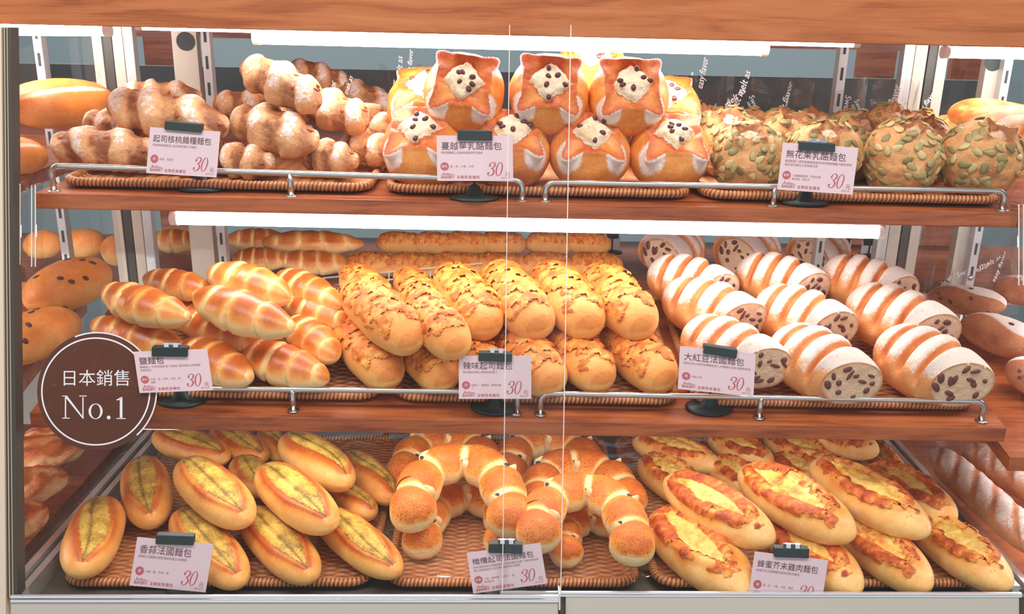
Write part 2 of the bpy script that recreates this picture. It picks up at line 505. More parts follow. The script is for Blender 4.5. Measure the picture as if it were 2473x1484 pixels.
def p_salt(seed, tight=1.0):
    rnd = random.Random(seed); ph0 = rnd.random(); nb = 2.05+.4*rnd.random(); sk = .18+.12*rnd.random()
    def b(s, ph): return s*nb+ph0+sk*np.sin(ph)*np.sign(s+1e-6)*.5+.12*np.cos(ph)
    def saw(s, ph):
        x = b(s, ph); return x-np.floor(x)
    def shp(s, ph, P):
        w = saw(s, ph); w = np.where(s > 0, w, 1-w)
        bump = sst(0, .12, w)*(1-.55*sst(.2, 1, w))
        return .9+.17*bump*(1-.3*np.abs(s))
    def msk(s, ph, P):
        w = saw(s, ph); w = np.where(s > 0, w, 1-w)
        m = sst(.03, .42, w)*(1-.35*sst(.7, 1., w))
        tp = sst(-.15, .8, np.sin(ph))
        n = fbm(P, 30, 3, seed)
        bk = tp*m*(.95-.45*np.abs(s)**2)*(.35+1.1*n)+.08+.1*tp
        return bk, 0*s, 0*s
    V, F, M, g = loaf(.15, .072, .064, 110, 56, p=2.2, q=1.75, shape=shp, mask=msk, bend=.012*(rnd.random()-.3), lump=.03, seed=seed)
    return Proto('salt_bread_roll', mesh_from('salt_bread_roll', V, F, MT['salt'], M), (.15, .068))

def p_cheese(seed):
    rnd = random.Random(seed)
    def shp(s, ph, P):
        return 1+.03*np.sin(s*7+seed)*np.cos(ph)-.12*gs(s-1.02, .12)*gs(np.sin(ph)-.1, .4)
    def msk(s, ph, P):
        tp = topf(ph); n = fbm(P, 26, 3, seed+5)
        return .12+.45*tp*(.4+n)+.15*(np.abs(s) > .9), 0*s, 0*s
    V, F, M, g = loaf(.2, .072, .066, 100, 60, p=3.6, q=2.1, shape=shp, mask=msk, bend=.01*(rnd.random()-.5), lump=.035, seed=seed)
    me = mesh_from('cheese_bread', V, F, MT['cheese_roll'], M)
    pr = Proto('cheese_bread', me, (.2, .072))
    Sg, Ph, P = g
    n = fbm(P*np.array([1, 1.2, 1.2]), 78, 4, seed+9); n2 = fbm(P, 150, 2, seed+12)
    a = sst(.0, .7, np.sin(Ph))*(1-sst(.74, .97, np.abs(Sg+.09))*.6)*(1-sst(.88, .98, np.abs(Sg)))
    mk = a*(n*1.25+.3*n2)-.60
    mk = np.concatenate([mk.ravel(), [-1, -1]])
    off = .0002+.0034*sst(0, .16, mk)*(0.5+np.concatenate([n2.ravel(), [0, 0]]))
    Mm = np.zeros((len(mk), 4)); Mm[:, 3] = 1
    Mm[:, 0] = np.concatenate([(.05+1.1*(fbm(P, 90, 3, seed+3)-.2)).ravel(), [0, 0]])
    pm = patch('melted_cheese', me, F, mk, off, MT['melt'], Mm)
    if pm: pr.kid('melted_cheese', pm, label='browned grated cheese baked on top')
    return pr

def p_bean(seed):
    rnd = random.Random(seed); cuts = [-.50, -.10, .30]; sl = .03
    def gro(s, ph):
        d = 0
        for c in cuts: d = d+gs(s-c-sl*np.cos(ph)*.6, .075)
        return d*sst(-.25, .35, np.sin(ph))
    def shp(s, ph, P): return 1.04-.21*gro(s, ph)*(.7+.6*vn(P, 30, seed))
    def msk(s, ph, P):
        g = gro(s, ph); n = fbm(P, 36, 3, seed)
        fl = sst(-.15, .75, np.sin(ph)+.7*(n-.5))*(1-sst(.2, .55, g))*.85
        bk = .25+.3*n+.3*sst(.3, .7, g)*(.4+n)+.25*sst(.5, -.6, np.sin(ph))*0
        return bk, fl, 0*s
    V, F, M, g = loaf(.15, .105, .098, 110, 72, p=2.5, q=2.0, s1=.74, shear=.5, shape=shp, mask=msk, lump=.03, seed=seed, flat=.7)
    me = mesh_from('red_bean_loaf', V, F[:-1], MT['bean'], M)
    pr = Proto('red_bean_loaf', me, (.13, .105))
    Sg, Ph, P = g
    ring = P[-1]; cen = ring.mean(0); nr = 14; nv = ring.shape[0]
    VV = []; MM = []
    for i in range(nr+1):
        f = 1-i/nr
        q = cen+(ring-cen)*f
        q = q.copy(); q[:, 0] = q[:, 0]+.0012*(1-f**8)+.0025*(fbm(q+seed, 120, 3, seed)-.5)*(f < .97)
        VV.append(q)
        e = sst(.86, 1.0, f)
        MM.append(np.stack([np.full(nv, .1+.9*e), np.zeros(nv), np.zeros(nv), np.ones(nv)], -1))
    VV = np.concatenate(VV); MM = np.concatenate(MM)
    FF = []
    for i in range(nr):
        for k in range(nv):
            FF.append((i*nv+k, (i+1)*nv+k, (i+1)*nv+(k+1) % nv, i*nv+(k+1) % nv))
    FF = [f[::-1] for f in FF]
    cf = pr.kid('cut_face', mesh_from('cut_face', VV, FF, MT['crumb'], MM), label='pale crumb face with dark red beans')
    x0 = float(cen[0]-.5*cen[1])
    Ry = np.abs(ring[:, 1]).max(); Rz = np.abs(ring[:, 2]).max()
    for j in range(12):
        a = j*.85+rnd.random()*.7; rr = .28+.045*j+.1*rnd.random()
        rr = min(rr, .82)
        y, z = math.cos(a)*rr*Ry, math.sin(a)*rr*Rz
        z = max(z, -.55*Rz)
        sc = .55+.9*rnd.random()
        m = ellipsoid(.0022, .0068*sc, .0045*(.6+.5*rnd.random()))
        k = pr.kid('red_bean', m.mesh('red_bean', MT['beancut'], True),
               Matrix.Translation((x0+.001+.5*y, y, z)) @ Matrix.Rotation(-.46, 4, 'Z') @ Matrix.Rotation(a+PI/2+rnd.random(), 4, 'X'), parent=cf)
    return pr

def p_garlic(seed):
    rnd = random.Random(seed); wig = .7*(rnd.random()-.5)
    c0 = PI/2+.3*(rnd.random()-.5)
    def dl(s, ph): return ph-c0-wig*np.sin(s*2.6)
    def wd(s): return .62*np.clip(1-np.abs(s/.93)**2.4, 0, 1)**.7
    def shp(s, ph, P):
        d = dl(s, ph); w = wd(s); ins = sst(.06, -.06, np.abs(d)-w)
        lip = gs(np.abs(d)-w-.06, .10)*(w > .1)
        return 1+.06*lip-.05*ins-.07*gs(d-.18*w, .05)*sst(.02, .2, w)+.03*ins*gs(np.abs(d)-.3, .2)-.05*gs(d, .06)*gs(s-.97, .1)
    def msk(s, ph, P):
        d = dl(s, ph); w = wd(s); n = fbm(P, 26, 3, seed)
        lip = gs(np.abs(d)-w-.10, .26)*(w > .05)
        bk = .14+.45*topf(ph)*n+.62*lip*(.5+.8*n)
        return bk, 0*s, 0*s
    V, F, M, g = loaf(.2, .086, .07, 100, 76, p=2.7, q=1.9, shape=shp, mask=msk, lump=.025, seed=seed)
    me = mesh_from('garlic_bread', V, F, MT['garlic'], M)
    pr = Proto('garlic_bread', me, (.2, .086))
    Sg, Ph, P = g
    d = dl(Sg, Ph); w = wd(Sg)
    n = fbm(P, 60, 3, seed+2)
    mk = np.concatenate([(w-np.abs(d)-.01+.06*(n-.5)).ravel(), [-1, -1]])
    off = .0003+.0012*sst(0, .12, mk)
    Mm = np.zeros((len(mk), 4)); Mm[:, 3] = 1
    Mm[:, 0] = np.concatenate([(.0+1.0*(n-.1)+.6*gs(d-.18*w, .06)+.25*gs(np.abs(d)-w, .1)).ravel(), [0, 0]])
    pr.kid('garlic_butter_filling', patch('garlic_butter_filling', me, F, mk, off, MT['gfill'], Mm), label='yellow green garlic butter in the slit')
    return pr

def p_ring(seed, legl=.075, legr=.085):
    """horseshoe of dough balls, arch away from the viewer (+Y), legs to -Y"""
    rnd = random.Random(seed); R = .060
    pts = []
    for t in np.linspace(0, 1, 14)[:-1]: pts.append((-R*1.02-.006*math.sin(t*3), -legl*(1-t)))
    for a in np.linspace(PI, 0, 34): pts.append((R*math.cos(a), R*math.sin(a)*1.05))
    for t in np.linspace(0, 1, 14)[1:]: pts.append((R*1.02+.006*math.sin(t*3), -legr*t))
    pts = np.array(pts); seg = np.r_[0, np.cumsum(np.linalg.norm(np.diff(pts, axis=0), axis=1))]
    tot = seg[-1]; nu = 150; nv = 44
    lin = np.linspace(0, 1, nu+2)[1:-1]; tt = lin
    cx = np.interp(tt*tot, seg, pts[:, 0]); cy = np.interp(tt*tot, seg, pts[:, 1])
    tx = np.gradient(cx); ty = np.gradient(cy); ln = np.hypot(tx, ty); tx /= ln; ty /= ln
    nl = 6; r0 = .0325
    ph = np.linspace(0, 2*PI, nv, endpoint=False)
    T, Ph = np.meshgrid(tt, ph, indexing='ij')
    x = T*nl; side = np.where(np.floor(x+.5) % 2 == 0, 1, -1)
    dist = np.abs(x-np.round(x))*2      # 0 at pinch .. 1 mid lobe
    inner = (x > .4) & (x < nl-.4)
    pin = np.where(inner, gs(dist, .34), 0)
    sidew = .45+.55*sst(-.3, .8, np.cos(Ph)*side)
    r = 1.0*(1-.30*pin*sidew)
    endc = np.clip(np.minimum(T, 1-T)*tot/.026, 0, 1); r = r*np.sqrt(np.clip(1-(1-endc)**2, 0.02, 1))
    B = np.stack([cx[:, None]+0*Ph, cy[:, None]+0*Ph, 0*Ph], -1)
    r = r*(1+.06*(fbm(B+seed, 30, 2, seed)-.5))
    P = B.copy()
    P[..., 0] += -ty[:, None]*np.cos(Ph)*r0*r; P[..., 1] += tx[:, None]*np.cos(Ph)*r0*r
    P[..., 2] += np.sin(Ph)*r0*.88*r
    P[..., 2] = np.where(P[..., 2] < -.019, -.019+(P[..., 2]+.019)*.3, P[..., 2])
    n = fbm(P, 40, 3, seed)
    tp = sst(-.1, .75, np.sin(Ph))
    bk = .08+tp*(1-sst(.25, .85, pin*(.35+.75*sidew)))*(.5+.6*n)
    M = np.stack([np.clip(bk, 0, 1), 0*bk, 0*bk, 1+0*bk], -1)
    ends = np.array([P[0].mean(0), P[-1].mean(0)])
    V = np.concatenate([P.reshape(-1, 3), ends]); Mm = np.concatenate([M.reshape(-1, 4), M[0, :1], M[-1, :1]])
    me = mesh_from('olive_cheese_ring', V, gridfaces(nu, nv), MT['olivering'], Mm)
    pr = Proto('olive_cheese_ring', me, (.186, .186))
    for k in range(1, nl):
        i = int(k/nl*nu); sd = 1 if k % 2 == 0 else -1
        q = Vector((cx[i]-ty[i]*sd*.016, cy[i]+tx[i]*sd*.016, .0165))
        if rnd.random() < .75:
            pr.kid('olive_slice', ellipsoid(.0045, .003, .003).mesh('olive_slice', MT['olive'], True),
                   Matrix.Translation(q) @ Matrix.Rotation(rnd.random()*3, 4, 'Z'))
        # raised ear of dough beside each snip
        j = min(nu-1, i+3); e = MB()
        c = Vector((cx[j]-ty[j]*sd*.02, cy[j]+tx[j]*sd*.02, .013))
        ear = ellipsoid(.008, .006, .012, 12, 8)
        ear.V = [(a*(1-.55*max(0, zz)/.012), b*(1-.55*max(0, zz)/.012), zz) for a, b, zz in ear.V]
        pr.kid('dough_ear', mesh_from('dough_ear', ear.V, ear.F, MT['olivering'], np.tile([.12, 0, 0, 1], (len(ear.V), 1))),
               Matrix.Translation(c) @ Matrix.Rotation(.5*sd, 4, 'Y'))
    return pr

def p_boat(seed):
    rnd = random.Random(seed); c0 = PI/2+.05
    def dl(ph): return ph-c0
    def wd(s): return .52*np.clip(1-np.abs((s+.04)/.74)**2.2, 0, 1)**.8
    def shp(s, ph, P):
        d = dl(ph); w = wd(s); ins = sst(.10, -.16, np.abs(d)-w)*(w > .03)
        lip = gs(np.abs(d)-w-.12, .2)*(w > .08)
        return 1+.10*lip-.17*ins
    def msk(s, ph, P):
        d = dl(ph); w = wd(s); n = fbm(P, 30, 3, seed)
        lip = gs(np.abs(d)-w-.15, .35)*(w > .02)
        return .16+.3*topf(ph)*n+.5*lip*n+.25*(n-.5), 0*s, 0*s
    V, F, M, g = loaf(.25, .09, .072, 120, 76, p=2.5, q=1.75, shape=shp, mask=msk, lump=.03, seed=seed)
    me = mesh_from('chicken_bread', V, F, MT['boat'], M)
    pr = Proto('chicken_bread', me, (.25, .09))
    Sg, Ph, P = g; d = dl(Ph); w = wd(Sg)
    n = fbm(P, 55, 4, seed+7); n2 = fbm(P, 130, 2, seed+8); n3 = fbm(P*np.array([.5, 1.3, 1]), 60, 3, seed+10)
    tl = [-1, -1]
    mk = np.concatenate([(w-np.abs(d)).ravel(), tl])
    off = .001+.007*sst(0, .3, mk)*np.concatenate([n2.ravel(), tl])
    Mm = np.zeros((len(mk), 4)); Mm[:, 3] = 1
    Mm[:, 0] = np.clip(np.concatenate([(1.9*(n-.38)).ravel(), tl]), 0, 1)
    pr.kid('mustard_chicken_filling', patch('mustard_chicken_filling', me, F, mk, off, MT['mfill'], Mm), label='yellow cheesy filling in the open middle')
    a = gs(np.abs(d)-w*.8-.10, .80)*(1-sst(.78, .95, np.abs(Sg)))*topf(Ph)
    mk = np.concatenate([(a*(n3*1.9+.5*n2)-.88).ravel(), tl])
    off = .0006+.0034*sst(0, .2, mk)*(.4+np.concatenate([n2.ravel(), tl]))
    Mm = Mm.copy(); Mm[:, 0] = np.clip(np.concatenate([(.05+1.2*(n2-.25)+.4*sst(.1, .4, a*(n3*1.9+.5*n2)-.88)).ravel(), tl]), 0, 1)
    pr.kid('melted_cheese', patch('melted_cheese', me, F, mk, off, MT['melt'], Mm), label='browned cheese strands around the rim')
    return pr

def polar(R, nt, nv, shape, mask, seed, sq=(1, 1, 1)):
    th = np.linspace(0, PI, nt+2)[1:-1]**1.0
    ph = np.linspace(0, 2*PI, nv, endpoint=False)
    T, Ph = np.meshgrid(th, ph, indexing='ij')
    D = np.stack([np.sin(T)*np.cos(Ph), np.sin(T)*np.sin(Ph), np.cos(T)], -1)
    r = R*shape(T, Ph, D)
    P = D*r[..., None]*np.array(sq)
    m = mask(T, Ph, P)
    M = np.stack([np.clip(x+0*T, 0, 1) for x in m]+[np.ones_like(T)], -1)
    ends = np.array([P[0].mean(0), P[-1].mean(0)])
    return (np.concatenate([P.reshape(-1, 3), ends]), gridfaces(nt, nv, False), np.concatenate([M.reshape(-1, 4), M[0, :1], M[-1, :1]]), (T, Ph, P))

def p_bun(seed, kind='cran'):
    rnd = random.Random(seed); R = .056; cran = kind == 'cran'
    rot = (rnd.random()-.5)*.25
    op = 1.0 if cran else .42
    def cc(ph): return .5+.5*np.cos(4*(ph-rot-PI/4))
    def to(ph):
        Q = np.stack([np.cos(ph), np.sin(ph), 0*ph], -1)
        return op*(.63+.34*(fbm(Q, 2.2, 3, seed+20)-.4))/(np.abs(np.cos(ph-rot))+np.abs(np.sin(ph-rot)))
    def tt(ph): return op*(.70+.36*cc(ph)**3)+.02
    def shp(T, ph, D):
        c = cc(ph); o = to(ph); t = tt(ph)
        f = sst(0, 1, (T-o)/(t-o+1e-3))
        r = .84+.16*f**.8
        r = np.where(T < o, .84, r)
        r = np.where(T > t, 1.0, r)
        tip = c**7*gs(T-t, .10+.05*(T < t))*(.17 if cran else .12)
        rim = gs(T-t, .07)*.03
        n = fbm(D*R, 30, 3, seed)
        groove = -.05*(1-c)**4*gs(T-t-.2, .35)*(T > o)
        return r+tip+rim+groove+(.09 if cran else .34)*(n-.5)
    def msk(T, ph, P):
        c = cc(ph); o = to(ph); t = tt(ph); n = fbm(P, 34, 3, seed+3)
        inner = (T > o) & (T < t)
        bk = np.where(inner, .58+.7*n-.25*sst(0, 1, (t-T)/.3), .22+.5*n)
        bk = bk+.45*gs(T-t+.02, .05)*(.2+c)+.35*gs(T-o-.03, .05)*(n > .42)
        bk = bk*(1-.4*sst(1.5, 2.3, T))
        fl = sst(.3, .7, c+.4*(n-.5))*sst(-.08, .02, T-t)*sst(.7, .25, T-t)*1.0 if cran else 0*T
        return bk, fl, 0*T
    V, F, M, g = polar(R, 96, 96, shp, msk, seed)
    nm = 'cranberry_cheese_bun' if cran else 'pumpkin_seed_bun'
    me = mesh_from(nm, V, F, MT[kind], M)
    pr = Proto(nm, me, (R*2, R*2))
    T, Ph, P = g
    n = fbm(P, 95, 3, seed+5)
    mk = np.concatenate([(to(Ph)+.02-T).ravel(), [1, -1]])
    off = .0006+.0085*sst(0, .25, mk)*np.concatenate([n.ravel(), [.5, 0]])
    Mm = np.zeros((len(mk), 4)); Mm[:, 3] = 1; Mm[:, 0] = np.clip(np.concatenate([(.9*(n-.2)).ravel(), [.3, 0]]), 0, 1)
    pr.kid('cheese_filling', patch('cheese_filling', me, F, mk, off, MT['creamcheese' if cran else 'crumb'], Mm), label='cheese filling in the torn opening')
    if cran:
        for j in range(6):
            a = j*1.1+rnd.random(); q = .08+.40*rnd.random()
            pr.kid('cranberry', ellipsoid(.0048, .0036, .003).mesh('cranberry', MT['berry'], True),
                   Matrix.Translation((R*.925*math.sin(q)*math.cos(a), R*.925*math.sin(q)*math.sin(a), R*.925*math.cos(q))) @ Matrix.Rotation(a, 4, 'Z'))
    return pr, (T, Ph, P)

def seed_shape():
    e = ellipsoid(.0088, .0052, .0019, 12, 6)
    e.V = [(x, y*(1-.35*x/.0088), z) for x, y, z in e.V]
    return e
def p_fig(seed, separate=True):
    pr, (T, Ph, P) = p_bun(seed, 'fig')
    rnd = random.Random(seed+77)
    sd = seed_shape().mesh('pumpkin_seed', MT['seed'], True)
    lot = MB(); es = seed_shape(); n = 0; tries = 0; used = []
    while n < 98 and tries < 2500:
        tries += 1
        i = rnd.randrange(int(P.shape[0]*.12), int(P.shape[0]*.76)); k = rnd.randrange(P.shape[1])
        p = Vector(P[i, k])
        if any((p-q).length < .0072 for q in used): continue
        used.append(p); n += 1
        M = frame_at(p*1.012, p+Vector((rnd.random()-.5, rnd.random()-.5, rnd.random()-.5))*.03, rnd.random()*6.28)
        if separate: pr.kid('pumpkin_seed', sd, M)
        else: lot.add([M @ Vector(v) for v in es.V], es.F)
    if not separate: pr.kid('pumpkin_seed_coating', lot.mesh('pumpkin_seed_coating', MT['seedlot'], True), kind='stuff')
    return pr

def p_walnut(seed):
    rnd = random.Random(seed); ph0 = rnd.random()*6; k = 2.3+.5*rnd.random()
    def wv(s, ph):
        Q = np.stack([s*.095, np.cos(ph)*.035, np.sin(ph)*.035], -1)
        return np.sin(PI*k*1.15*s+ph0+1.9*np.cos(ph)+3.2*(fbm(Q, 22, 2, seed+4)-.5))
    def shp(s, ph, P):
        w = wv(s, ph)
        return .95+.12*np.sign(w)*np.abs(w)**.6+.22*(fbm(P, 60, 4, seed)-.5)
    def msk(s, ph, P):
        w = wv(s, ph); n = fbm(P, 30, 3, seed+1)
        fl = sst(-.1, 1.0, w)*sst(-.1, .9, np.sin(ph)+1.6*(n-.5))*.72
        return .2+.5*sst(.2, -.7, w)*(.4+n)+.35*n, fl, 0*s
    V, F, M, g = loaf(.19, .08, .074, 110, 64, p=3.0, q=2.0, shape=shp, mask=msk, lump=.05, seed=seed)
    me = mesh_from('walnut_twist_bread', V, F, MT['walnut'], M)
    pr = Proto('walnut_twist_bread', me, (.19, .08))
    Sg, Ph, P = g; w = wv(Sg, Ph); c = 0
    for t in range(400):
        i = rnd.randrange(8, P.shape[0]-8); j = rnd.randrange(6, 26)
        if w[i, j] > -.1: continue
        m = ellipsoid(.006, .004, .0028, 8, 5)
        m.V = [(x*(1+.3*math.sin(z*900)), y*(1+.3*math.cos(x*800)), z) for x, y, z in m.V]
        pr.kid('walnut_piece', m.mesh('walnut_piece', MT['nut'], True), frame_at(P[i, j]*np.array([1, .98, .98]), (0, P[i, j][1], P[i, j][2]), rnd.random()*3)); c += 1
        if c >= 7: break
    return pr

def p_plain(seed, name, mat, L, W, H, slash=0, flourside=0, layers=0, raisins=0, spots=0, p=2.4, q=1.9, brown=.5, cuts=0):
    rnd = random.Random(seed)
    def shp(s, ph, P):
        r = 1+0*s
        if slash: r = r-.05*gs(ph-PI/2-.15, .10)*sst(.9, .5, np.abs(s))+.03*gs(np.abs(ph-PI/2-.15)-.16, .1)
        if layers: r = r+.08*np.sin(ph*layers+s*3+14*fbm(P, 18, 2, seed))+.10*(fbm(P, 45, 3, seed)-.5)
        if cuts: r = r-.09*np.abs(np.sin(s*cuts+np.cos(ph)*2.6))**10*topf(ph)+.08*(fbm(P, 40, 3, seed)-.5)
        return r
    def msk(s, ph, P):
        n = fbm(P, 26, 3, seed); tp = topf(ph); fl = 0*s
        if slash: fl = 1.4*gs(ph-PI/2-.15, .10)*sst(.9, .5, np.abs(s))
        if flourside: fl = sst(-.1, .15, np.cos(ph)+.25*np.sin(s*3))*sst(-.1, .3, np.sin(ph))
        if cuts: fl = tp*(1-np.abs(np.sin(s*cuts+np.cos(ph)*2.6))**14)*(.4+.7*n)
        bk = brown*(.25+tp*(.3+n))
        if spots: bk = bk+spots*(fbm(P, 34, 4, seed+2)-.45)*topf(ph)
        if layers: bk = bk*(.8+.35*np.sin(ph*layers+s*3+14*fbm(P, 18, 2, seed)))+.5*(fbm(P, 50, 3, seed)-.5)
        return bk, fl, 0*s
    V, F, M, g = loaf(L, W, H, 80, 56, p=p, q=q, shape=shp, mask=msk, lump=.05, seed=seed)
    pr = Proto(name, mesh_from(name, V, F, MT[mat], M), (L, W))
    Sg, Ph, P = g
    for j in range(raisins):
        i = rnd.randrange(14, 66); k = rnd.randrange(4, 24)
        pr.kid('raisin', ellipsoid(.009, .006, .0025).mesh('raisin', MT['beancut'], True), frame_at(P[i, k], (0, P[i, k][1], P[i, k][2]), rnd.random()*3))
    return pr

CACHE = {}
def proto(kind, v):
    if (kind, v) in CACHE: return CACHE[kind, v]
    s = v*7+3
    if kind == 'salt': pr = p_salt(s)
    elif kind == 'cheese': pr = p_cheese(s)
    elif kind == 'bean': pr = p_bean(s)
    elif kind == 'garlic': pr = p_garlic(s)
    elif kind == 'ring': pr = p_ring(s, *((.070, .088), (.112, .098), (.070, .075), (.070, .070))[v])
    elif kind == 'boat': pr = p_boat(s)
    elif kind == 'cran': pr = p_bun(s, 'cran')[0]
    elif kind == 'fig': pr = p_fig(s, True)
    elif kind == 'figfar': pr = p_fig(s, False)
    elif kind == 'walnut': pr = p_walnut(s)
    elif kind == 'boule': pr = p_plain(s, 'slashed_white_loaf', 'plainloaf', .22, .15, .12, slash=1)
    elif kind == 'raisin': pr = p_plain(s, 'raisin_loaf', 'plainloaf', .22, .14, .12, raisins=9)
    elif kind == 'smooth': pr = p_plain(s, 'round_white_loaf', 'plainloaf', .16, .12, .10)
    elif kind == 'flat': pr = p_plain(s, 'cheese_flatbread', 'plainloaf', .24, .17, .09, brown=.35, p=3, q=2.2, spots=2.6)
    elif kind == 'flaky': pr = p_plain(s, 'flaky_pastry', 'flaky', .2, .12, .08, layers=5, brown=.7)
    elif kind == 'half': pr = p_plain(s, 'half_powdered_loaf', 'powder', .22, .12, .09, flourside=1, raisins=6)
    elif kind == 'stick': pr = p_plain(s, 'flour_dusted_baguette', 'powder', .42, .085, .075, cuts=9, p=4, q=2.2)
    CACHE[kind, v] = pr
    return pr

LOG = []
def orient(o, x, up, loc, sc, roll=0):
    x = Vector(x).normalized(); up = Vector(up)
    z = (up-x*up.dot(x)).normalized(); y = z.cross(x)
    M = Matrix((x, y, z)).transposed().to_4x4() @ Matrix.Rotation(roll, 4, 'X')
    o.matrix_world = Matrix.Translation(loc) @ M @ Matrix.Diagonal((*sc, 1))

def lay(kind, var, tier, px, w, h, label, cat, group, hs=1.0, roll=0, name=None, lmax=None):
    """px = (u1,v1,u2,v2): pixels of the two tips; h = height of the centre line over the board (two values); w = width in pixels"""
    u1, v1, u2, v2 = px
    h1, h2 = h if isinstance(h, tuple) else (h, h)
    A = tier.on(u1, v1, h1); B = tier.on(u2, v2, h2)
    pr = proto(kind, var); o = clone(pr)
    if name: o.name = name
    mid = (A+B)/2; L = (B-A).length
    wd = w*depth(mid)/FPX
    if lmax and L > lmax: L = lmax
    sx = L/pr.size[0]; sy = wd/pr.size[1]
    orient(o, B-A, tier.N, mid, (sx, sy, sy*hs), roll)
    tag(o, label, cat, group)
    LOG.append((o.name, round(L, 3), round(wd, 3), round(mid.y, 3)))
    return o
def seat(kind, var, tier, u, y, h, w, label, cat, group, axis=(0, -.5, .8), spin=0, sq=1.0, L=None, ang=None, name=None, tiltx=0):
    """a round thing centred at pixel column u, depth y, height h over the board; or a long one turned by ang"""
    lo, hi = -50., 1600.
    for _ in range(40):
        v = (lo+hi)/2; P = at_y(u, v, y)
        if P.z > tier.z(P.x, y)+h: lo = v
        else: hi = v
    P = at_y(u, v, y)
    pr = proto(kind, var); o = clone(pr)
    if name: o.name = name
    s = w*depth(P)/FPX/pr.size[1]
    if L is None:
        z = Vector(axis).normalized(); xx = Vector((1, 0, 0)); xx = (xx-z*xx.dot(z)).normalized(); yy = z.cross(xx)
        M = Matrix((xx, yy, z)).transposed().to_4x4() @ Matrix.Rotation(spin, 4, 'Z')
        o.matrix_world = Matrix.Translation(P) @ M @ Matrix.Diagonal((s, s, s*sq, 1))
    else:
        d = Vector((math.cos(ang), math.sin(ang), tiltx))
        orient(o, d, (0, -.25, 1), P, (L/pr.size[0], s, s*sq), spin)
    tag(o, label, cat, group)
    LOG.append((o.name, 'v', round(v), 'w', round(w*depth(P)/FPX, 3)))
    return o

# ------------------------------------------------------------------ the setting
def struct(name, lo, hi, mat):
    o = MB().box(lo, hi).obj(name, mat); o['kind'] = 'structure'; return o
struct('floor', (-3, -1.5, -.05), (3, 4.3, 0), MT['floor'])
struct('wall_back', (-3, 4.2, 0), (3, 4.3, 3), MT['teal'])
struct('wall_left', (-3.1, -1.5, 0), (-3, 4.3, 3), MT['teal'])
struct('wall_right', (3, -1.5, 0), (3.1, 4.3, 3), MT['teal'])
struct('ceiling', (-3, -1.5, 2.9), (3, 4.3, 2.95), MT['ceil'])

XL, XR = -.685, .724           # glass dividers of this bay
YB = 1.635                     # back of the front shelves
def slab(A, B, dz, y2, zr=0.0):
    """board whose front top edge runs A-B, dz thick, back to y2 where it is zr higher"""
    f = [A+Vector((0, 0, -dz)), B+Vector((0, 0, -dz)), B, A]
    bk = [Vector((p.x, y2, p.z+zr)) for p in f]
    return MB().prism8(f+bk)

# header board across the top
HY = 1.285
A = at_y(-260, 52, HY); B = at_y(2740, 121, HY)
mb = MB().prism8([A, B, B+Vector((0, 0, .075)), A+Vector((0, 0, .075))] +
                 [p+Vector((0, .022, 0)) for p in (A, B, B+Vector((0, 0, .075)), A+Vector((0, 0, .075)))])
hd = mb.obj('header_board', MT['header'], bevel=.0012)
tag(hd, 'wide light brown wooden header board across the top of the display case', 'board')
up = MB().prism8([p for p in (A+Vector((0, -.004, .0765)), B+Vector((0, -.004, .0765)), B+Vector((0, -.004, .14)), A+Vector((0, -.004, .14)))] +
                 [p for p in (A+Vector((0, .03, .0765)), B+Vector((0, .03, .0765)), B+Vector((0, .03, .14)), A+Vector((0, .03, .14)))])
tag(up.obj('cornice_board', MT['header']), 'wooden cornice board above the header, seen at the upper right edge', 'board')
tp = MB().box((-1.7, HY+.03, 1.545), (1.75, 2.15, 1.56)).obj('case_top_board', MT['shelf2'])
tag(tp, 'wooden top board closing the display case above the lamps', 'board')

# shelves
def shelf(tier, ul, ur, dz, label, nm='shelf_board', yb=YB-.01):
    A = tier.A+(tier.B-tier.A)*((at_y(ul[0], ul[1], tier.yf).x-tier.A.x)/(tier.B.x-tier.A.x))
    B = tier.A+(tier.B-tier.A)*((at_y(ur[0], ur[1], tier.yf).x-tier.A.x)/(tier.B.x-tier.A.x))
    o = slab(A, B, dz, yb, tier.t*(yb-tier.yf)).obj(nm, MT['shelf'], bevel=.0012)
    tag(o, label, 'shelf')
    return A, B
shelf(T1, (82, 466), (2462, 514), .0215, 'upper reddish wooden shelf board holding walnut, cranberry and pumpkin seed breads')
shelf(T2, (70, 1000), (2432, 1035), .0215, 'middle reddish wooden shelf board holding salt rolls, cheese rolls and red bean loaves', yb=1.50)
o = MB().box((XL+.004, 1.075, T3.A.z-.03), (XR-.004, YB, T3.A.z-.002)).obj('bottom_deck', MT['aludark'])
tag(o, 'dark base deck of the case under the bottom baskets', 'deck')
# shelves of the neighbouring bays
for (x0, x1, lb) in ((-1.62, XL-.012, 'left'), (XR+.012, 1.68, 'right')):
    for tier, nm in ((T1, 'upper'), (T2, 'middle')):
        dz = 0 if tier is T1 else (-.02 if lb == 'left' else -.045)
        a = tier.pt(x0, tier.yf, dz); b = tier.pt(x1, tier.yf, dz)
        yb = YB-.01 if tier is T1 else 1.50
        o = slab(a, b, .0215, yb, tier.t*(yb-tier.yf)).obj('shelf_board', MT['shelf'])
        tag(o, '%s wooden shelf board in the neighbouring bay beyond the %s glass side' % (nm, lb), 'shelf', 'neighbouring bay shelves')
    o = MB().box((x0, 1.075, T3.A.z-.03), (x1, YB, T3.A.z-.002)).obj('bottom_deck', MT['shelf2'])
    tag(o, 'base deck of the neighbouring bay beyond the %s glass side' % lb, 'deck')

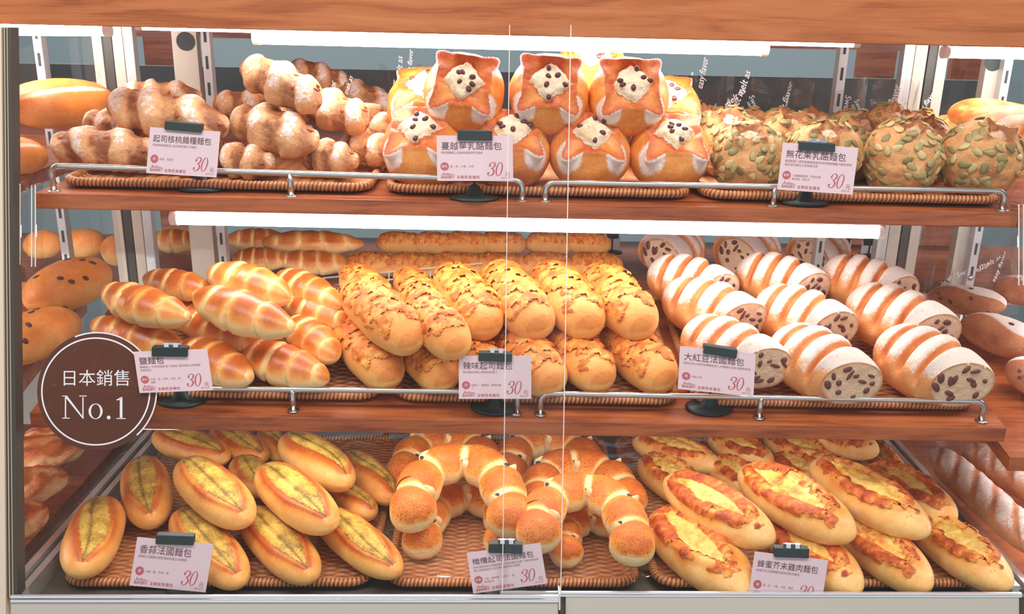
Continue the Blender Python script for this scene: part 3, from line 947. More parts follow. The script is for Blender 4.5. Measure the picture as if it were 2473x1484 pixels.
# glass dividers at both ends of the bay
for X, lb in ((XL, 'left'), (XR, 'right')):
    mb = MB()
    z0, z1 = T3.A.z+.0, 1.50
    P = [Vector((X-.002, glassY(z0, .03), z0)), Vector((X+.002, glassY(z0, .03), z0)), Vector((X+.002, glassY(z1, .03), z1)), Vector((X-.002, glassY(z1, .03), z1))]
    Q = [Vector((p.x, YB, p.z)) for p in P]
    o = mb.prism8(P+Q).obj('side_glass', MT['glass'])
    tag(o, 'clear glass side pane dividing the bay at its %s end' % lb, 'glass pane')

# tray rails at both ends of the bottom tray
def rail_line(a, b, z, w1, lb):
    A = at_z(a[0], a[1], z); B = at_z(b[0], b[1], z)
    d = (B-A); d.normalize(); s = Vector((d.y, -d.x, 0))
    B = A+(B-A).normalized()*(YB-.02-A.y)/d.y
    r = empty('tray_side_rail', A, 'twin silver aluminium side rail with dark groove at the %s end of the bottom tray' % lb, 'rail', 'bottom tray side rails')
    def strip(x0, x1, h0, h1):
        q = [A+s*x0+Vector((0, 0, h0)), A+s*x1+Vector((0, 0, h0)), A+s*x1+Vector((0, 0, h1)), A+s*x0+Vector((0, 0, h1))]
        q2 = [p+(B-A) for p in q]
        return MB().prism8([p-A for p in q+q2])
    strip(-w1, -w1*.35, -.03, 0).obj('outer_bar', MT['alu'], r)
    strip(w1*.22, w1*.85, -.03, 0).obj('inner_bar', MT['alu'], r)
    strip(-w1*.35, w1*.22, -.03, -.006).obj('groove', MT['aludark'], r, label='dark groove between the two bars')
ZT = T3.A.z+.024
rail_line((44, 1418), (366, 1050), ZT, .016, 'left')
rail_line((2470, 1416), (2150, 1062), ZT, -.016, 'right')

# left front post with its dark seals
def leanbar(u0, u1, ub0, ub1, v0, v1, off, th, mat, name, parent=None):
    P = [at_glass(ub0, v1, off), at_glass(ub1, v1, off), at_glass(u1, v0, off), at_glass(u0, v0, off)]
    return MB().prism8(P+[p+Vector((0, th, 0)) for p in P]).obj(name, mat, parent)
fp = empty('front_post', (0, 0, 0), 'cream front corner post with black rubber seals at the left edge', 'post')
leanbar(-260, 3, -240, 15, 66, 1600, -.012, .03, MT['creampost'], 'post_body', fp)
leanbar(3, 27, 15, 43, 66, 1446, -.008, .02, MT['seal'], 'rubber_seal', fp)
leanbar(9, 11, 22, 24, 66, 1446, -.0095, .003, MT['sealline'], 'seal_bead', fp)
leanbar(16, 17.5, 30, 31.5, 66, 1446, -.0095, .003, MT['sealline'], 'seal_bead', fp)

# bottom front: rails and cream panels
def front_strip(u0, u1, v0, v1, off, th, mat, name, parent=None, dv=0, bevel=0, **kw):
    P = [at_glass(u0, v1, off), at_glass(u1, v1+dv, off), at_glass(u1, v0+dv, off), at_glass(u0, v0, off)]
    b = bpy.data.objects
    return MB().prism8(P+[p+Vector((0, th, 0)) for p in P]).obj(name, mat, parent, bevel=bevel, **kw)
r = empty('sliding_door_front', (0, 0, 0), 'left cream lower door panel with silver aluminium top track', 'door panel')
front_strip(25, 1348, 1456, 1600, -.012, .004, MT['cream'], 'panel', r, bevel=.001)
front_strip(25, 1349, 1440, 1446, -.014, .003, MT['alu'], 'upper_track_lip', r)
front_strip(25, 1349, 1446, 1450, -.011, .003, MT['aludark'], 'track_groove', r, label='dark groove in the track')
front_strip(25, 1349, 1450, 1456, -.014, .003, MT['alu'], 'lower_track_lip', r)
front_strip(1349, 1354, 1436, 1476, -.0145, .02, MT['alu'], 'end_hook', r, bevel=.001)
r = empty('sliding_door_front', (0, 0, 0), 'right cream lower door panel set further back than the left one', 'door panel')
front_strip(1366, 2462, 1440, 1600, .0, .004, MT['cream'], 'panel', r, bevel=.001)
front_strip(1208, 2468, 1431, 1436, -.001, .003, MT['alu'], 'upper_track_lip', r, dv=3)
front_strip(1208, 2468, 1436, 1438, .001, .003, MT['aludark'], 'track_groove', r, dv=2)
front_strip(1208, 2468, 1438, 1442, -.001, .003, MT['alu'], 'lower_track_lip', r, dv=2)
front_strip(1353, 1367, 1442, 1600, .006, .01, MT['aludark'], 'shadow_gap', r)
front_strip(2462, 2476, 1442, 1600, .004, .01, MT['seal'], 'side_gap', r)

# sliding acrylic front panes
def pane(u0, u1, ub0, ub1, v0, v1, off, label, edge):
    P = [at_glass(ub0, v1, off), at_glass(ub1, v1, off), at_glass(u1, v0, off), at_glass(u0, v0, off)]
    o = MB().prism8(P+[p+Vector((0, .004, 0)) for p in P]).obj('sliding_acrylic_pane', MT['glass'])
    tag(o, label, 'acrylic pane')
    ue, ub = (u0, ub0) if edge == 'l' else (u1, ub1)
    Q = [at_glass(ub-1, v1, off-.0004), at_glass(ub+1, v1, off-.0004), at_glass(ue+1, v0, off-.0004), at_glass(ue-1, v0, off-.0004)]
    MB().prism8(Q+[p+Vector((0, .0048, 0)) for p in Q]).obj('polished_edge', MT['edge'], o)
pane(26, 1379, 44, 1354, 60, 1440, -.010, 'left sliding clear acrylic front pane carrying the round brown sticker', 'r')
pane(1231, 2500, 1213, 2466, 60, 1432, -.003, 'right sliding clear acrylic front pane, overlapping behind the left one', 'l')
# acrylic pull strips at the outer ends
def pull(u0, u1, v0, v1, label):
    r = MB().prism8([at_glass(u0, v1, .008), at_glass(u1, v1, .008), at_glass(u1, v0, .008), at_glass(u0, v0, .008)] +
                    [at_glass(a, b, .008)+Vector((0, .022, 0)) for a, b in ((u0, v1), (u1, v1), (u1, v0), (u0, v0))]).obj('acrylic_pull', MT['acryl'], bevel=.002)
    tag(r, label, 'handle')
    for u in (u0+2, u1-2):
        Q = [at_glass(u-1, v1, .007), at_glass(u+1, v1, .007), at_glass(u+1, v0, .007), at_glass(u-1, v0, .007)]
        MB().prism8(Q+[p+Vector((0, .001, 0)) for p in Q]).obj('bright_edge', MT['edge'], r)
pull(27, 50, 444, 640, 'clear acrylic pull strip beside the left corner post')
pull(74, 87, 448, 645, 'narrow clear acrylic pull strip just below the left end of the upper shelf')
pull(2459, 2474, 494, 690, 'clear acrylic pull strip at the right end below the upper shelf')

# ------------------------------------------------------------------ rear uprights and panels
def post(u, w, v, y, mat, name='rear_upright', z0=.0, z1=1.62, th=.02, parent=None):
    a = at_y(u-w/2, v, y); b = at_y(u+w/2, v, y)
    return MB().box((a.x, y, z0), (b.x, y+th, z1)).obj(name, mat, parent)
def standard(u, v, y, label, w=20):
    """slotted shelf standard"""
    r = post(u, w, v, y, MT['silver'], 'slotted_shelf_standard'); tag(r, label, 'shelf standard', 'slotted standards')
    x = at_y(u, v, y).x
    sm_ = MB().box((x-.0022, y-.0008, 0), (x+.0022, y, .022)).mesh('slot', MT['hole'])
    for i in range(18): link('slot', sm_, r).location = (0, 0, .78+i*.045)
    for z in (1.03, 1.32):
        mb = MB(); mb.lathe([(.0001, 0), (.0055, 0), (.0055, -.001), (.003, -.003), (.0001, -.0032)][::-1], Matrix.Translation((x-.001, y-.001, z+.02)) @ Matrix.Rotation(-PI/2, 4, 'X'), 14)
        mb.obj('screw', MT['clipmetal'], r, smooth=True)
standard(512, 300, 1.648, 'silver slotted shelf standard behind the walnut breads and salt rolls')
standard(2018, 300, 1.648, 'silver slotted shelf standard behind the pumpkin seed buns and red bean loaves')
standard(96, 150, 1.648, 'slotted shelf standard seen through the left glass side')
standard(2428, 200, 1.648, 'slotted shelf standard seen through the right glass side')
def upright(pairs, label):
    r = empty('rear_bay_upright', (0, 0, 0), label, 'upright')
    for (u, w, m, nm, y) in pairs: post(u, w, 300, y, m, nm, parent=r)
upright([(256, 22, MT['beige'], 'beige_strip', 1.652), (280, 22, MT['seal'], 'dark_channel', 1.655), (305, 24, MT['beige'], 'beige_strip', 1.652), (330, 22, MT['silver'], 'silver_strip', 1.646)],
        'upright of beige, black and silver strips at the rear left corner')
upright([(2172, 24, MT['silver'], 'silver_strip', 1.646), (2200, 28, MT['beige'], 'beige_strip', 1.652), (2228, 20, MT['seal'], 'dark_channel', 1.655), (2252, 24, MT['beige'], 'beige_strip', 1.652)],
        'upright of silver, beige and black strips at the rear right corner')
def holed(u, w, uh, vh, label, rh=.016):
    p = post(u, w, 300, 1.665, MT['beige'], 'beige_rear_panel'); tag(p, label, 'panel', 'beige rear panels')
    c = at_y(uh, vh, 1.664)
    MB().lathe([(.0001, 0), (rh, 0), (rh, .0008), (.0001, .0008)], Matrix.Translation((c.x, 1.6642, c.z)) @ Matrix.Rotation(PI/2, 4, 'X')).obj('cable_hole', MT['hole'], p)
holed(462, 58, 448, 100, 'beige rear panel with round dark cable hole behind the walnut breads')
holed(2384, 52, 2400, 150, 'beige rear panel with round dark cable hole beyond the right glass side')
# rear wooden header and brown cupboard doors
a = at_y(-300, 70, 2.12); b = at_y(2800, 150, 2.12)
o = MB().prism8([Vector((a.x, 2.12, 1.452)), Vector((b.x, 2.12, 1.452)), Vector((b.x, 2.12, 1.56)), Vector((a.x, 2.12, 1.56))] +
                [Vector((a.x, 2.14, 1.452)), Vector((b.x, 2.14, 1.452)), Vector((b.x, 2.14, 1.56)), Vector((a.x, 2.14, 1.56))]).obj('header_board', MT['shelf2'])
tag(o, 'wooden header board on the far side of the case behind the top lamp', 'board')
o = MB().box((-1.2, 2.2, 1.13), (1.2, 2.22, 1.385)).obj('rear_rail_panel', MT['tealrail'])
tag(o, 'dark green grey panel behind the upper shelf', 'panel')
for (u, w, lb) in ((395, 70, 'left of the beige panel with the hole'), (2105, 90, 'right of the slotted standard behind the seed buns'), (2320, 70, 'seen through the right glass side')):
    p = post(u, w, 250, 2.3, MT['shelf2'], 'brown_cupboard_door', z0=0, z1=1.47); tag(p, 'brown cupboard door far behind the case, %s' % lb, 'cupboard door', 'brown cupboard doors')

# rear shelves of the far side of the case
for z, n, zz in ((1.285, 'upper', 1.285), (1.005, 'middle', 1.005)):
    o = MB().box((-1.6, 1.69, zz-.02), (1.68, 2.1, zz)).obj('rear_shelf_board', MT['shelf2'])
    tag(o, '%s shelf board on the far side of the case, behind the front shelf' % n, 'shelf')

# ------------------------------------------------------------------ lamps
def lamp(P, Q, label, r=.0095, k='tube'):
    mid = (P+Q)/2; d = (Q-P)
    e = empty('fluorescent_lamp', mid, label, 'lamp', 'fluorescent lamps')
    MB().tube([P-mid, Q-mid], r, 16).obj('tube', MT[k], e, smooth=True)
    dn = d.normalized()
    for s, X in ((-1, P), (1, Q)):
        MB().tube([X-mid+dn*s*0.0, X-mid+dn*s*.010], r*1.1, 16).obj('end_cap', MT['tubecap'], e)
    MB().prism8([p-mid for p in (P+Vector((0, -.008, .012)), Q+Vector((0, -.008, .012)), Q+Vector((0, -.008, .016)), P+Vector((0, -.008, .016)),
                 P+Vector((0, .02, .012)), Q+Vector((0, .02, .012)), Q+Vector((0, .02, .016)), P+Vector((0, .02, .016)))]).obj('housing', MT['tubecap'], e)
lamp(at_y(628, 89, 1.40), at_y(1838, 117, 1.40), 'white fluorescent tube lamp glowing under the header above the cranberry buns', r=.0105)
lamp(at_y(345, 62, 1.36), at_y(2060, 104, 1.36), 'thin lamp tube tucked right behind the lower edge of the header board', r=.006, k='tube_soft')
lamp(at_y(430, 527, 1.285), at_y(2118, 561, 1.285), 'long white fluorescent tube lamp under the upper shelf', k='tube_mid')
z = T2.A.z-.036
lamp(Vector((-.5, 1.20, z)), Vector((.5, 1.20, z)), 'fluorescent tube lamp hidden under the middle shelf, lighting the bottom tray', r=.008, k='tube_soft')
lamp(at_y(-500, 68, 1.5), at_y(252, 73, 1.5), 'white lamp tube of the neighbouring bay at the upper left', r=.009, k='tube_side')
lamp(at_y(2290, 126, 1.5), at_y(3100, 142, 1.5), 'white lamp tube of the neighbouring bay at the upper right', r=.009, k='tube_side')
for x0, x1, lb in ((-1.55, -.8, 'left'), (.83, 1.6, 'right')):  # tubes out of sight behind the boards, added to light the neighbouring bays
    for tier, nm in ((T1, 'upper'), (T2, 'middle')):
        z = tier.A.z-(.036 if tier is T1 else .088)
        lamp(Vector((x0, tier.yf+.05, z)), Vector((x1, tier.yf+.05, z)), 'unseen lamp tube added under the %s shelf of the neighbouring bay on the %s' % (nm, lb), r=.008, k='tube_side')

# ------------------------------------------------------------------ chrome rails
def rail(tier, u0, u1, vr0, vr1, feet, label, ends=(True, True), dy=.014):
    """bent rod guard rail; vr = pixel row of the rod at both ends; feet = (u) pixel columns of the posts"""
    y = tier.yf+dy
    A = at_y(u0, vr0, y); B = at_y(u1, vr1, y)
    A.y = B.y = y
    r = empty('guard_rail', (A+B)/2, label, 'guard rail', 'chrome guard rails along the shelf fronts')
    o = (A+B)/2; R = .0042; bend = .012; pts = []
    zf = lambda P: Vector((P.x, P.y, tier.z(P.x, P.y)))
    if ends[0]:
        pts += [zf(A)]
        for t in range(7):
            a = t/6*PI/2; pts.append(A+Vector((bend*(1-math.cos(a)), 0, -bend*(1-math.sin(a)))))
    else: pts += [A]
    if ends[1]:
        for t in range(7):
            a = (1-t/6)*PI/2; pts.append(B+Vector((-bend*(1-math.cos(a)), 0, -bend*(1-math.sin(a)))))
        pts += [zf(B)]
    else: pts += [B]
    MB().tube([p-o for p in pts], R, 12).obj('bent_rod', MT['chrome'], r, smooth=True)
    for u in feet:
        t = (u-u0)/(u1-u0); P = A+(B-A)*t
        X = at_y(u, vr0+(vr1-vr0)*t, y); P = Vector((X.x, y, P.z)); F = zf(P)
        if abs(u-u0) > 3 and abs(u-u1) > 3:
            MB().tube([F-o, P-o], R, 12).obj('post', MT['chrome'], r, smooth=True)
        MB().lathe([(.0002, .0018), (.0062, .0018), (.0085, .0008), (.009, 0), (.0002, 0)][::-1], Matrix.Translation(F-o), 20).obj('foot_flange', MT['chrome'], r, smooth=True)
rail(T1, 122, 1262, 401, 436, (122, 700, 1262), 'left chrome guard rail along the front of the upper shelf')
rail(T1, 1318, 2428, 441, 462, (1318, 1872, 2428), 'right chrome guard rail along the front of the upper shelf')
rail(T2, 120, 1250, 934, 948, (120, 706, 1247), 'left chrome guard rail along the front of the middle shelf', dy=.016)
rail(T2, 1306, 2378, 951, 970, (1306, 1838, 2378), 'right chrome guard rail along the front of the middle shelf', dy=.016)

# ------------------------------------------------------------------ wicker baskets
def basket(tier, ul, ur, v, depth_, label, dy=.03, yend=None):
    y0 = tier.yf+dy
    xa = at_y(ul, v[0], y0).x; xb = at_y(ur, v[1], y0).x
    xa += .006; xb -= .006
    w = xb-xa; cx = (xa+xb)/2; cy = y0+.006+depth_/2
    e = empty('wicker_basket_tray', tier.pt(cx, cy), label, 'basket', 'wicker basket trays')
    e.rotation_euler = (math.atan(tier.t), -math.atan(tier.k), 0)
    # rim: coil wound around a rounded rectangle
    rr = .028; hx, hy = w/2-.006, depth_/2
    path = []
    def arc(cx_, cy_, a0):
        for i in range(13):
            a = a0+i/12*PI/2; path.append((cx_+rr*math.cos(a), cy_+rr*math.sin(a)))
    arc(hx-rr, hy-rr, 0); arc(-hx+rr, hy-rr, PI/2); arc(-hx+rr, -hy+rr, PI); arc(hx-rr, -hy+rr, PI*1.5)
    path.append(path[0]); pa = np.array(path)
    sg = np.r_[0, np.cumsum(np.linalg.norm(np.diff(pa, axis=0), axis=1))]; tot = sg[-1]
    N = int(tot/.0011); nv = 10
    tt = np.linspace(0, tot, N, endpoint=False)
    X = np.interp(tt, sg, pa[:, 0]); Y = np.interp(tt, sg, pa[:, 1])
    tx = np.interp((tt+.004) % tot, sg, pa[:, 0])-X; ty = np.interp((tt+.004) % tot, sg, pa[:, 1])-Y; l = np.hypot(tx, ty)+1e-9; tx /= l; ty /= l
    ph = np.linspace(0, 2*PI, nv, endpoint=False); T, Ph = np.meshgrid(tt, ph, indexing='ij')
    coil = np.abs(np.sin(PI*T/.0058+Ph*.5+.8*np.sin(T*23)))
    r = .0060*(.80+.28*coil**.6)
    V = np.stack([X[:, None]-ty[:, None]*np.cos(Ph)*r, Y[:, None]+tx[:, None]*np.cos(Ph)*r, .0095+np.sin(Ph)*r], -1)
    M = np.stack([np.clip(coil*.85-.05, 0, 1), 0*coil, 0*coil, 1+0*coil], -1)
    i = np.arange(N)[:, None]; k = np.arange(nv)[None, :]
    F = np.stack([i*nv+k, i*nv+(k+1) % nv, ((i+1) % N)*nv+(k+1) % nv, ((i+1) % N)*nv+k], -1).reshape(-1, 4)
    link('coiled_rim', mesh_from('coiled_rim', V.reshape(-1, 3), F, MT['wicker'], M.reshape(-1, 4)), e)
    # woven floor: real strands over and under
    nx, ny = int(w/.0032), int(depth_/.00105)
    xs = np.linspace(-hx+.002, hx-.002, nx); ys = np.linspace(-hy+.002, hy-.002, ny)
    Xg, Yg = np.meshgrid(xs, ys, indexing='ij')
    Pn = np.stack([Xg, Yg, 0*Xg], -1)
    Yw = Yg+.004*(fbm(Pn, 14, 2, 3)-.5)+.0016*np.sin(Xg*2*PI/.045)
    row = np.floor(Yw/.0056); fr = Yw/.0056-row
    hgt = np.sin(PI*fr)**.7
    ou = np.cos(PI*Xg/.019+PI*(row % 2))
    Z = .0030+.0022*hgt+.0014*ou*hgt
    edge = np.minimum(np.minimum(hx-np.abs(Xg), hy-np.abs(Yg))/.02, 1)
    Z = Z+.006*(1-np.clip(edge, 0, 1))**2
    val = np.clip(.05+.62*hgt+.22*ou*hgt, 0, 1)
    V = np.stack([Xg, Yg, Z], -1).reshape(-1, 3)
    M = np.stack([val, 0*val, 0*val, 1+0*val], -1).reshape(-1, 4)
    i = np.arange(nx-1)[:, None]; k = np.arange(ny-1)[None, :]
    F = np.stack([i*ny+k, (i+1)*ny+k, (i+1)*ny+k+1, i*ny+k+1], -1).reshape(-1, 4)
    link('woven_floor', mesh_from('woven_floor', V, F, MT['wicker'], M), e)
    return e
basket(T1, 128, 906, (458, 470), .34, 'wicker tray under the walnut breads on the upper shelf')
basket(T1, 916, 1684, (470, 480), .34, 'wicker tray under the cranberry buns on the upper shelf')
basket(T1, 1690, 2440, (480, 492), .34, 'wicker tray under the pumpkin seed buns on the upper shelf')
basket(T2, 160, 930, (965, 975), .305, 'wicker tray under the salt rolls on the middle shelf')
basket(T2, 935, 1656, (975, 980), .305, 'wicker tray under the cheese breads on the middle shelf')
basket(T2, 1664, 2384, (980, 988), .305, 'wicker tray under the red bean loaves on the middle shelf')
basket(T3, 128, 908, (1425, 1425), .46, 'wicker tray under the garlic breads in the bottom row', dy=.008)
basket(T3, 916, 1560, (1425, 1425), .46, 'wicker tray under the olive cheese rings in the bottom row', dy=.008)
basket(T3, 1568, 2400, (1425, 1425), .46, 'wicker tray under the chicken breads in the bottom row', dy=.008)

# crinkled clear film lining the bottom tray
def film(tier, x0, x1, y0, y1, h, label, amp=.008, seed=0):
    nx, ny = 90, 60
    X, Y = np.meshgrid(np.linspace(x0, x1, nx), np.linspace(y0, y1, ny), indexing='ij')
    P = np.stack([X, Y, 0*X], -1)
    Z = np.array([[tier.z(float(a), float(b)) for a, b in zip(r1, r2)] for r1, r2 in zip(X, Y)])+h+amp*(fbm(P, 22, 3, seed)-.5)*2+amp*1.2*np.abs(fbm(P, 7, 2, seed+5)-.5)
    V = np.stack([X, Y, Z], -1).reshape(-1, 3)
    i = np.arange(nx-1)[:, None]; k = np.arange(ny-1)[None, :]
    F = np.stack([i*ny+k, (i+1)*ny+k, (i+1)*ny+k+1, i*ny+k+1], -1).reshape(-1, 4)
    o = link('plastic_liner_film', mesh_from('plastic_liner_film', V, F, MT['film']))
    tag(o, label, 'plastic film', 'clear plastic liner films')
film(T3, -.66, -.20, 1.10, 1.60, .017, 'clear crinkled plastic liner under the garlic breads', seed=1)
film(T3, -.19, .19, 1.10, 1.60, .017, 'clear crinkled plastic liner under the olive cheese rings', seed=4)
film(T3, .20, .68, 1.10, 1.60, .017, 'clear crinkled plastic liner under the chicken breads', seed=8)

# ------------------------------------------------------------------ lettering
def text2d(body, offset=0.0, spacing=1.0):
    cu = bpy.data.curves.new('t', 'FONT'); cu.body = body; cu.size = 1.0; cu.offset = offset
    cu.space_character = spacing; cu.resolution_u = 2
    o = bpy.data.objects.new('t', cu); C.objects.link(o)
    dg = bpy.context.evaluated_depsgraph_get(); dg.update()
    me = bpy.data.meshes.new_from_object(o.evaluated_get(dg))
    V = [(v.co.x, v.co.y) for v in me.vertices]; F = [tuple(p.vertices) for p in me.polygons]
    bpy.data.objects.remove(o); bpy.data.curves.remove(cu); bpy.data.meshes.remove(me)
    return V, F
TC = {}
def text(body, **k):
    key = (body, tuple(sorted(k.items())))
    if key not in TC: TC[key] = text2d(body, **k)
    return TC[key]
def stroke(pts, ws):
    V = []; F = []
    for i, (x, y) in enumerate(pts):
        a = pts[max(i-1, 0)]; b = pts[min(i+1, len(pts)-1)]
        dx, dy = b[0]-a[0], b[1]-a[1]; l = math.hypot(dx, dy) or 1
        w = ws[i]/2 if isinstance(ws, (list, tuple)) else ws/2
        V += [(x-dy/l*w, y+dx/l*w), (x+dy/l*w, y-dx/l*w)]
    for i in range(len(pts)-1): F.append((2*i, 2*i+1, 2*i+3, 2*i+2))
    return V, F
def annulus(cx, cy, rx, ry, ix, iy, n=48, a0=0, a1=2*PI, sh=0):
    V = []; F = []
    for i in range(n+1):
        a = a0+(a1-a0)*i/n
        V += [(cx+rx*math.cos(a)+sh*ry*math.sin(a), cy+ry*math.sin(a)), (cx+ix*math.cos(a)+sh*iy*math.sin(a), cy+iy*math.sin(a))]
    for i in range(n): F.append((2*i, 2*i+2, 2*i+3, 2*i+1))
    return V, F
def disc(cx, cy, r, n=40):
    return [(cx+r*math.cos(2*PI*i/n), cy+r*math.sin(2*PI*i/n)) for i in range(n)], [tuple(range(n))]
def move(vf, s, x, y, sh=0):
    return [(a*s+x+sh*b*s, b*s+y) for a, b in vf[0]], vf[1]
def merge(*L):
    V = []; F = []
    for v, f in L:
        n = len(V); V += v; F += [tuple(i+n for i in q) for q in f]
    return V, F
def spline(P, n=8):
    out = []
    for i in range(len(P)-1):
        p0 = P[max(i-1, 0)]; p1 = P[i]; p2 = P[i+1]; p3 = P[min(i+2, len(P)-1)]
        for k in range(n):
            t = k/n
            out.append(tuple(.5*((2*p1[j])+(-p0[j]+p2[j])*t+(2*p0[j]-5*p1[j]+4*p2[j]-p3[j])*t*t+(-p0[j]+3*p1[j]-3*p2[j]+p3[j])*t**3) for j in range(len(p1))))
    out.append(tuple(P[-1])); return out
def price30():
    """thick and thin italic numerals in a 38 x 34 box"""
    sh = .22
    p = spline([(2.6, 24.5, 2.6), (1.8, 27.2, 2.4), (4.4, 32.2, 1.2), (8.6, 33.3, 1.1), (13.2, 30.5, 3.0), (13.8, 25.8, 3.4), (11.0, 20.5, 2.2), (6.8, 18.2, .9),
                (10.6, 17.0, 2.2), (14.0, 12.0, 3.6), (13.4, 5.5, 3.2), (8.4, .9, 1.2), (3.4, 1.3, 1.2), (.6, 5.2, 2.4), (1.6, 8.0, 2.8)])
    three = stroke([(x+sh*y*.9, y) for x, y, w in p], [w for x, y, w in p])
    d1 = disc(2.4+sh*.9*25, 25.0, 2.0, 16); d2 = disc(1.8+sh*.9*7.4, 7.2, 2.1, 16)
    zero = annulus(25.8+sh*15, 17, 8.2, 16.8, 5.0, 15.8, sh=sh*.9)
    return merge(three, d1, d2, zero)
P30 = price30()
def script_logo():
    p = [(0, 0), (1.5, 4), (3, 5), (2.5, 2), (1, 1.5), (4, .6), (6, 2.2), (7.4, .6), (9, 2.0), (10.2, .5), (12, 2.4), (12.6, 5.5), (12.4, .6), (14.5, 2), (16, .6), (18, 2), (19.5, .6), (24, 1)]
    return stroke(spline(p, 5), .7)

def lettering(name, vf, O, o, ex, ey, n, mat, parent, lift=.0004, **kw):
    V = [o+ex*a+ey*b+n*lift-O for a, b in vf[0]]
    me = mesh_from(name, V, vf[1], mat, smooth=False)
    return link(name, me, parent, **kw)

def sign(px, clip, base, tier, title, desc, allergen, ingr, label, stack=(), hdr=True, off=.032):
    TL, TR, BL, BR = [at_glass(a, b, off) for a, b in px]
    ex = ((TR-TL)+(BR-BL))/2/180; ey = ((TL-BL)+(TR-BR))/2/110
    n = ex.cross(ey).normalized()
    o = BL
    bp = tier.on(base[0], base[1], .001)
    r = empty('price_sign', bp, label, 'price sign', 'pink price signs on black clip stands')
    card = MB().prism8([o-bp, o+ex*180-bp, o+ex*180+ey*110-bp, o+ey*110-bp] + [p-n*.0005 for p in (o-bp, o+ex*180-bp, o+ex*180+ey*110-bp, o+ey*110-bp)]).obj('card', MT['card'], r)
    L = lambda nm, vf, m, lift=.0004, **k: lettering(nm, vf, bp, o, ex, ey, n, m, card, lift, **k)
    cs = min(20.6, 150/len(title))
    L('title_lettering', move(text(title, offset=-.002), cs/1.0, 10, 77), MT['ink'])
    ds = [move(text(d), 6.6, 10, 66-i*8.5) for i, d in enumerate(desc)]
    L('description_lettering', merge(*ds), MT['inkgrey'])
    L('allergen_dot', disc(18, 35, 10), MT['inkred'], .0003)
    L('allergen_lettering', move(text(allergen, offset=.0), 7 if len(allergen) > 1 else 8, 18-(3.7*len(allergen)), 32.4), MT['white'], .0006)
    L('ingredient_lettering', merge(*[move(text(d), 6.2, 31, 33-i*8) for i, d in enumerate(ingr)]), MT['inkgrey'])
    L('logo_script', merge(move(script_logo(), 1, 13, 15.5), ([(9, 14), (43, 14), (43, 14.6), (9, 14.6)], [(0, 1, 2, 3)])), MT['inkred'])
    L('bakery_lettering', merge(move(text('BAKERY', offset=.012), 8.9, 9, 6), move(text('全聯阪急麵包', spacing=1.16), 8.6, 46, 6)), MT['inkred'])
    L('price_numerals', move(P30, 1, 118, 12), MT['inkred'])
    L('currency_lettering', move(text('元', offset=-.006), 13, 160, 12), MT['inkred'])
    L('origin_lettering', move(text('產地:台灣', offset=-.004), 4.6, 152, 5.5), MT['inkgrey'])
    # clip
    (cu0, cv0), (cu1, cv1), chh = clip
    A = at_glass(cu0, cv0, off-.004); B = at_glass(cu1, cv1, off-.004)
    dx = (B-A); dn = -GN.cross(dx).normalized()
    if dn.z > 0: dn = -dn
    hgt = chh/FPX*depth(A)
    q = [A+dn*hgt-bp, B+dn*hgt-bp, B-bp, A-bp]
    c = MB().prism8(q+[p+Vector((0, .010, .0)) for p in q]).obj('clip', MT['black'], r, bevel=.0008)
    if hdr:
        m = (A+B)/2-bp; dxn = dx.normalized(); w = dx.length
        mb = MB()
        for s in (-.16, .10):
            a0 = m+dxn*(w*(s)); b0 = a0+dxn*w*.13
            mb.prism8([a0+Vector((0, .001, -.0005)), b0+Vector((0, .001, -.0005)), b0+Vector((0, .003, .0052)), a0+Vector((0, .003, .0052)),
                       a0+Vector((0, .005, -.0005)), b0+Vector((0, .005, -.0005)), b0+Vector((0, .006, .0052)), a0+Vector((0, .006, .0052))])
        a0 = m+dxn*(-w*.22); b0 = m+dxn*w*.28
        mb.prism8([a0+Vector((0, .0055, 0)), b0+Vector((0, .0055, 0)), b0+Vector((0, .0055, .0042)), a0+Vector((0, .0055, .0042)),
                   a0+Vector((0, .007, 0)), b0+Vector((0, .007, 0)), b0+Vector((0, .007, .0042)), a0+Vector((0, .007, .0042))])
        mb.obj('clip_lever', MT['clipmetal'], c, label='chrome lever on the black clip')
    # base and stem
    MB().lathe([(.0002, 0), (.034, 0), (.034, .0022), (.030, .0036), (.014, .005), (.0075, .018), (.0022, .021), (.0002, .021)], Matrix.Rotation(math.atan(tier.t), 4, 'X') @ Matrix.Diagonal((1, .62, 1, 1)), 36).obj('base', MT['black'], r, smooth=True)
    top = (A+B)/2-bp+Vector((0, .011, -.004))
    MB().tube([(0, 0, .018), top*.55+Vector((0, .012, 0)), top], .0017, 8).obj('stem', MT['black'], r, smooth=True)
    return r

sign(((363, 308), (532, 318), (353, 418), (523, 430)), ((398, 292), (488, 300), 21), (487, 458), T1, '起司核桃雜糧麵包', ['添加核桃雜糧,配上起司與乳酪丁的麵包'], '奶', ['核桃、乳酪丁'],
     'pink price sign 起司核桃雜糧麵包 in front of the walnut breads on the upper shelf', hdr=False)
sign(((1055, 328), (1238, 328), (1056, 437), (1240, 438)), ((1105, 315), (1189, 316), 24), (1145, 480), T1, '蔓越莓乳酪麵包', ['鄉村麵糰配上酸甜的蔓越莓乳酪餡'], '蛋奶', ['蛋、奶、小麥、大豆'],
     'pink price sign 蔓越莓乳酪麵包 in front of the cranberry cheese buns', hdr=False)
sign(((1890, 343), (2073, 357), (1877, 458), (2058, 469)), ((1931, 342), (2018, 347), 21), (1942, 492), T1, '無花果乳酪麵包', ['嚴選粗磨八種穀物雜糧後製作成的雜糧麵糰,內餡包裹濃', '郁奶油乳酪及土耳其無花果'], '麥奶', ['八種雜糧穀物、奶油乳酪', '無花果、南瓜子'],
     'pink price sign 無花果乳酪麵包 in front of the pumpkin seed buns')
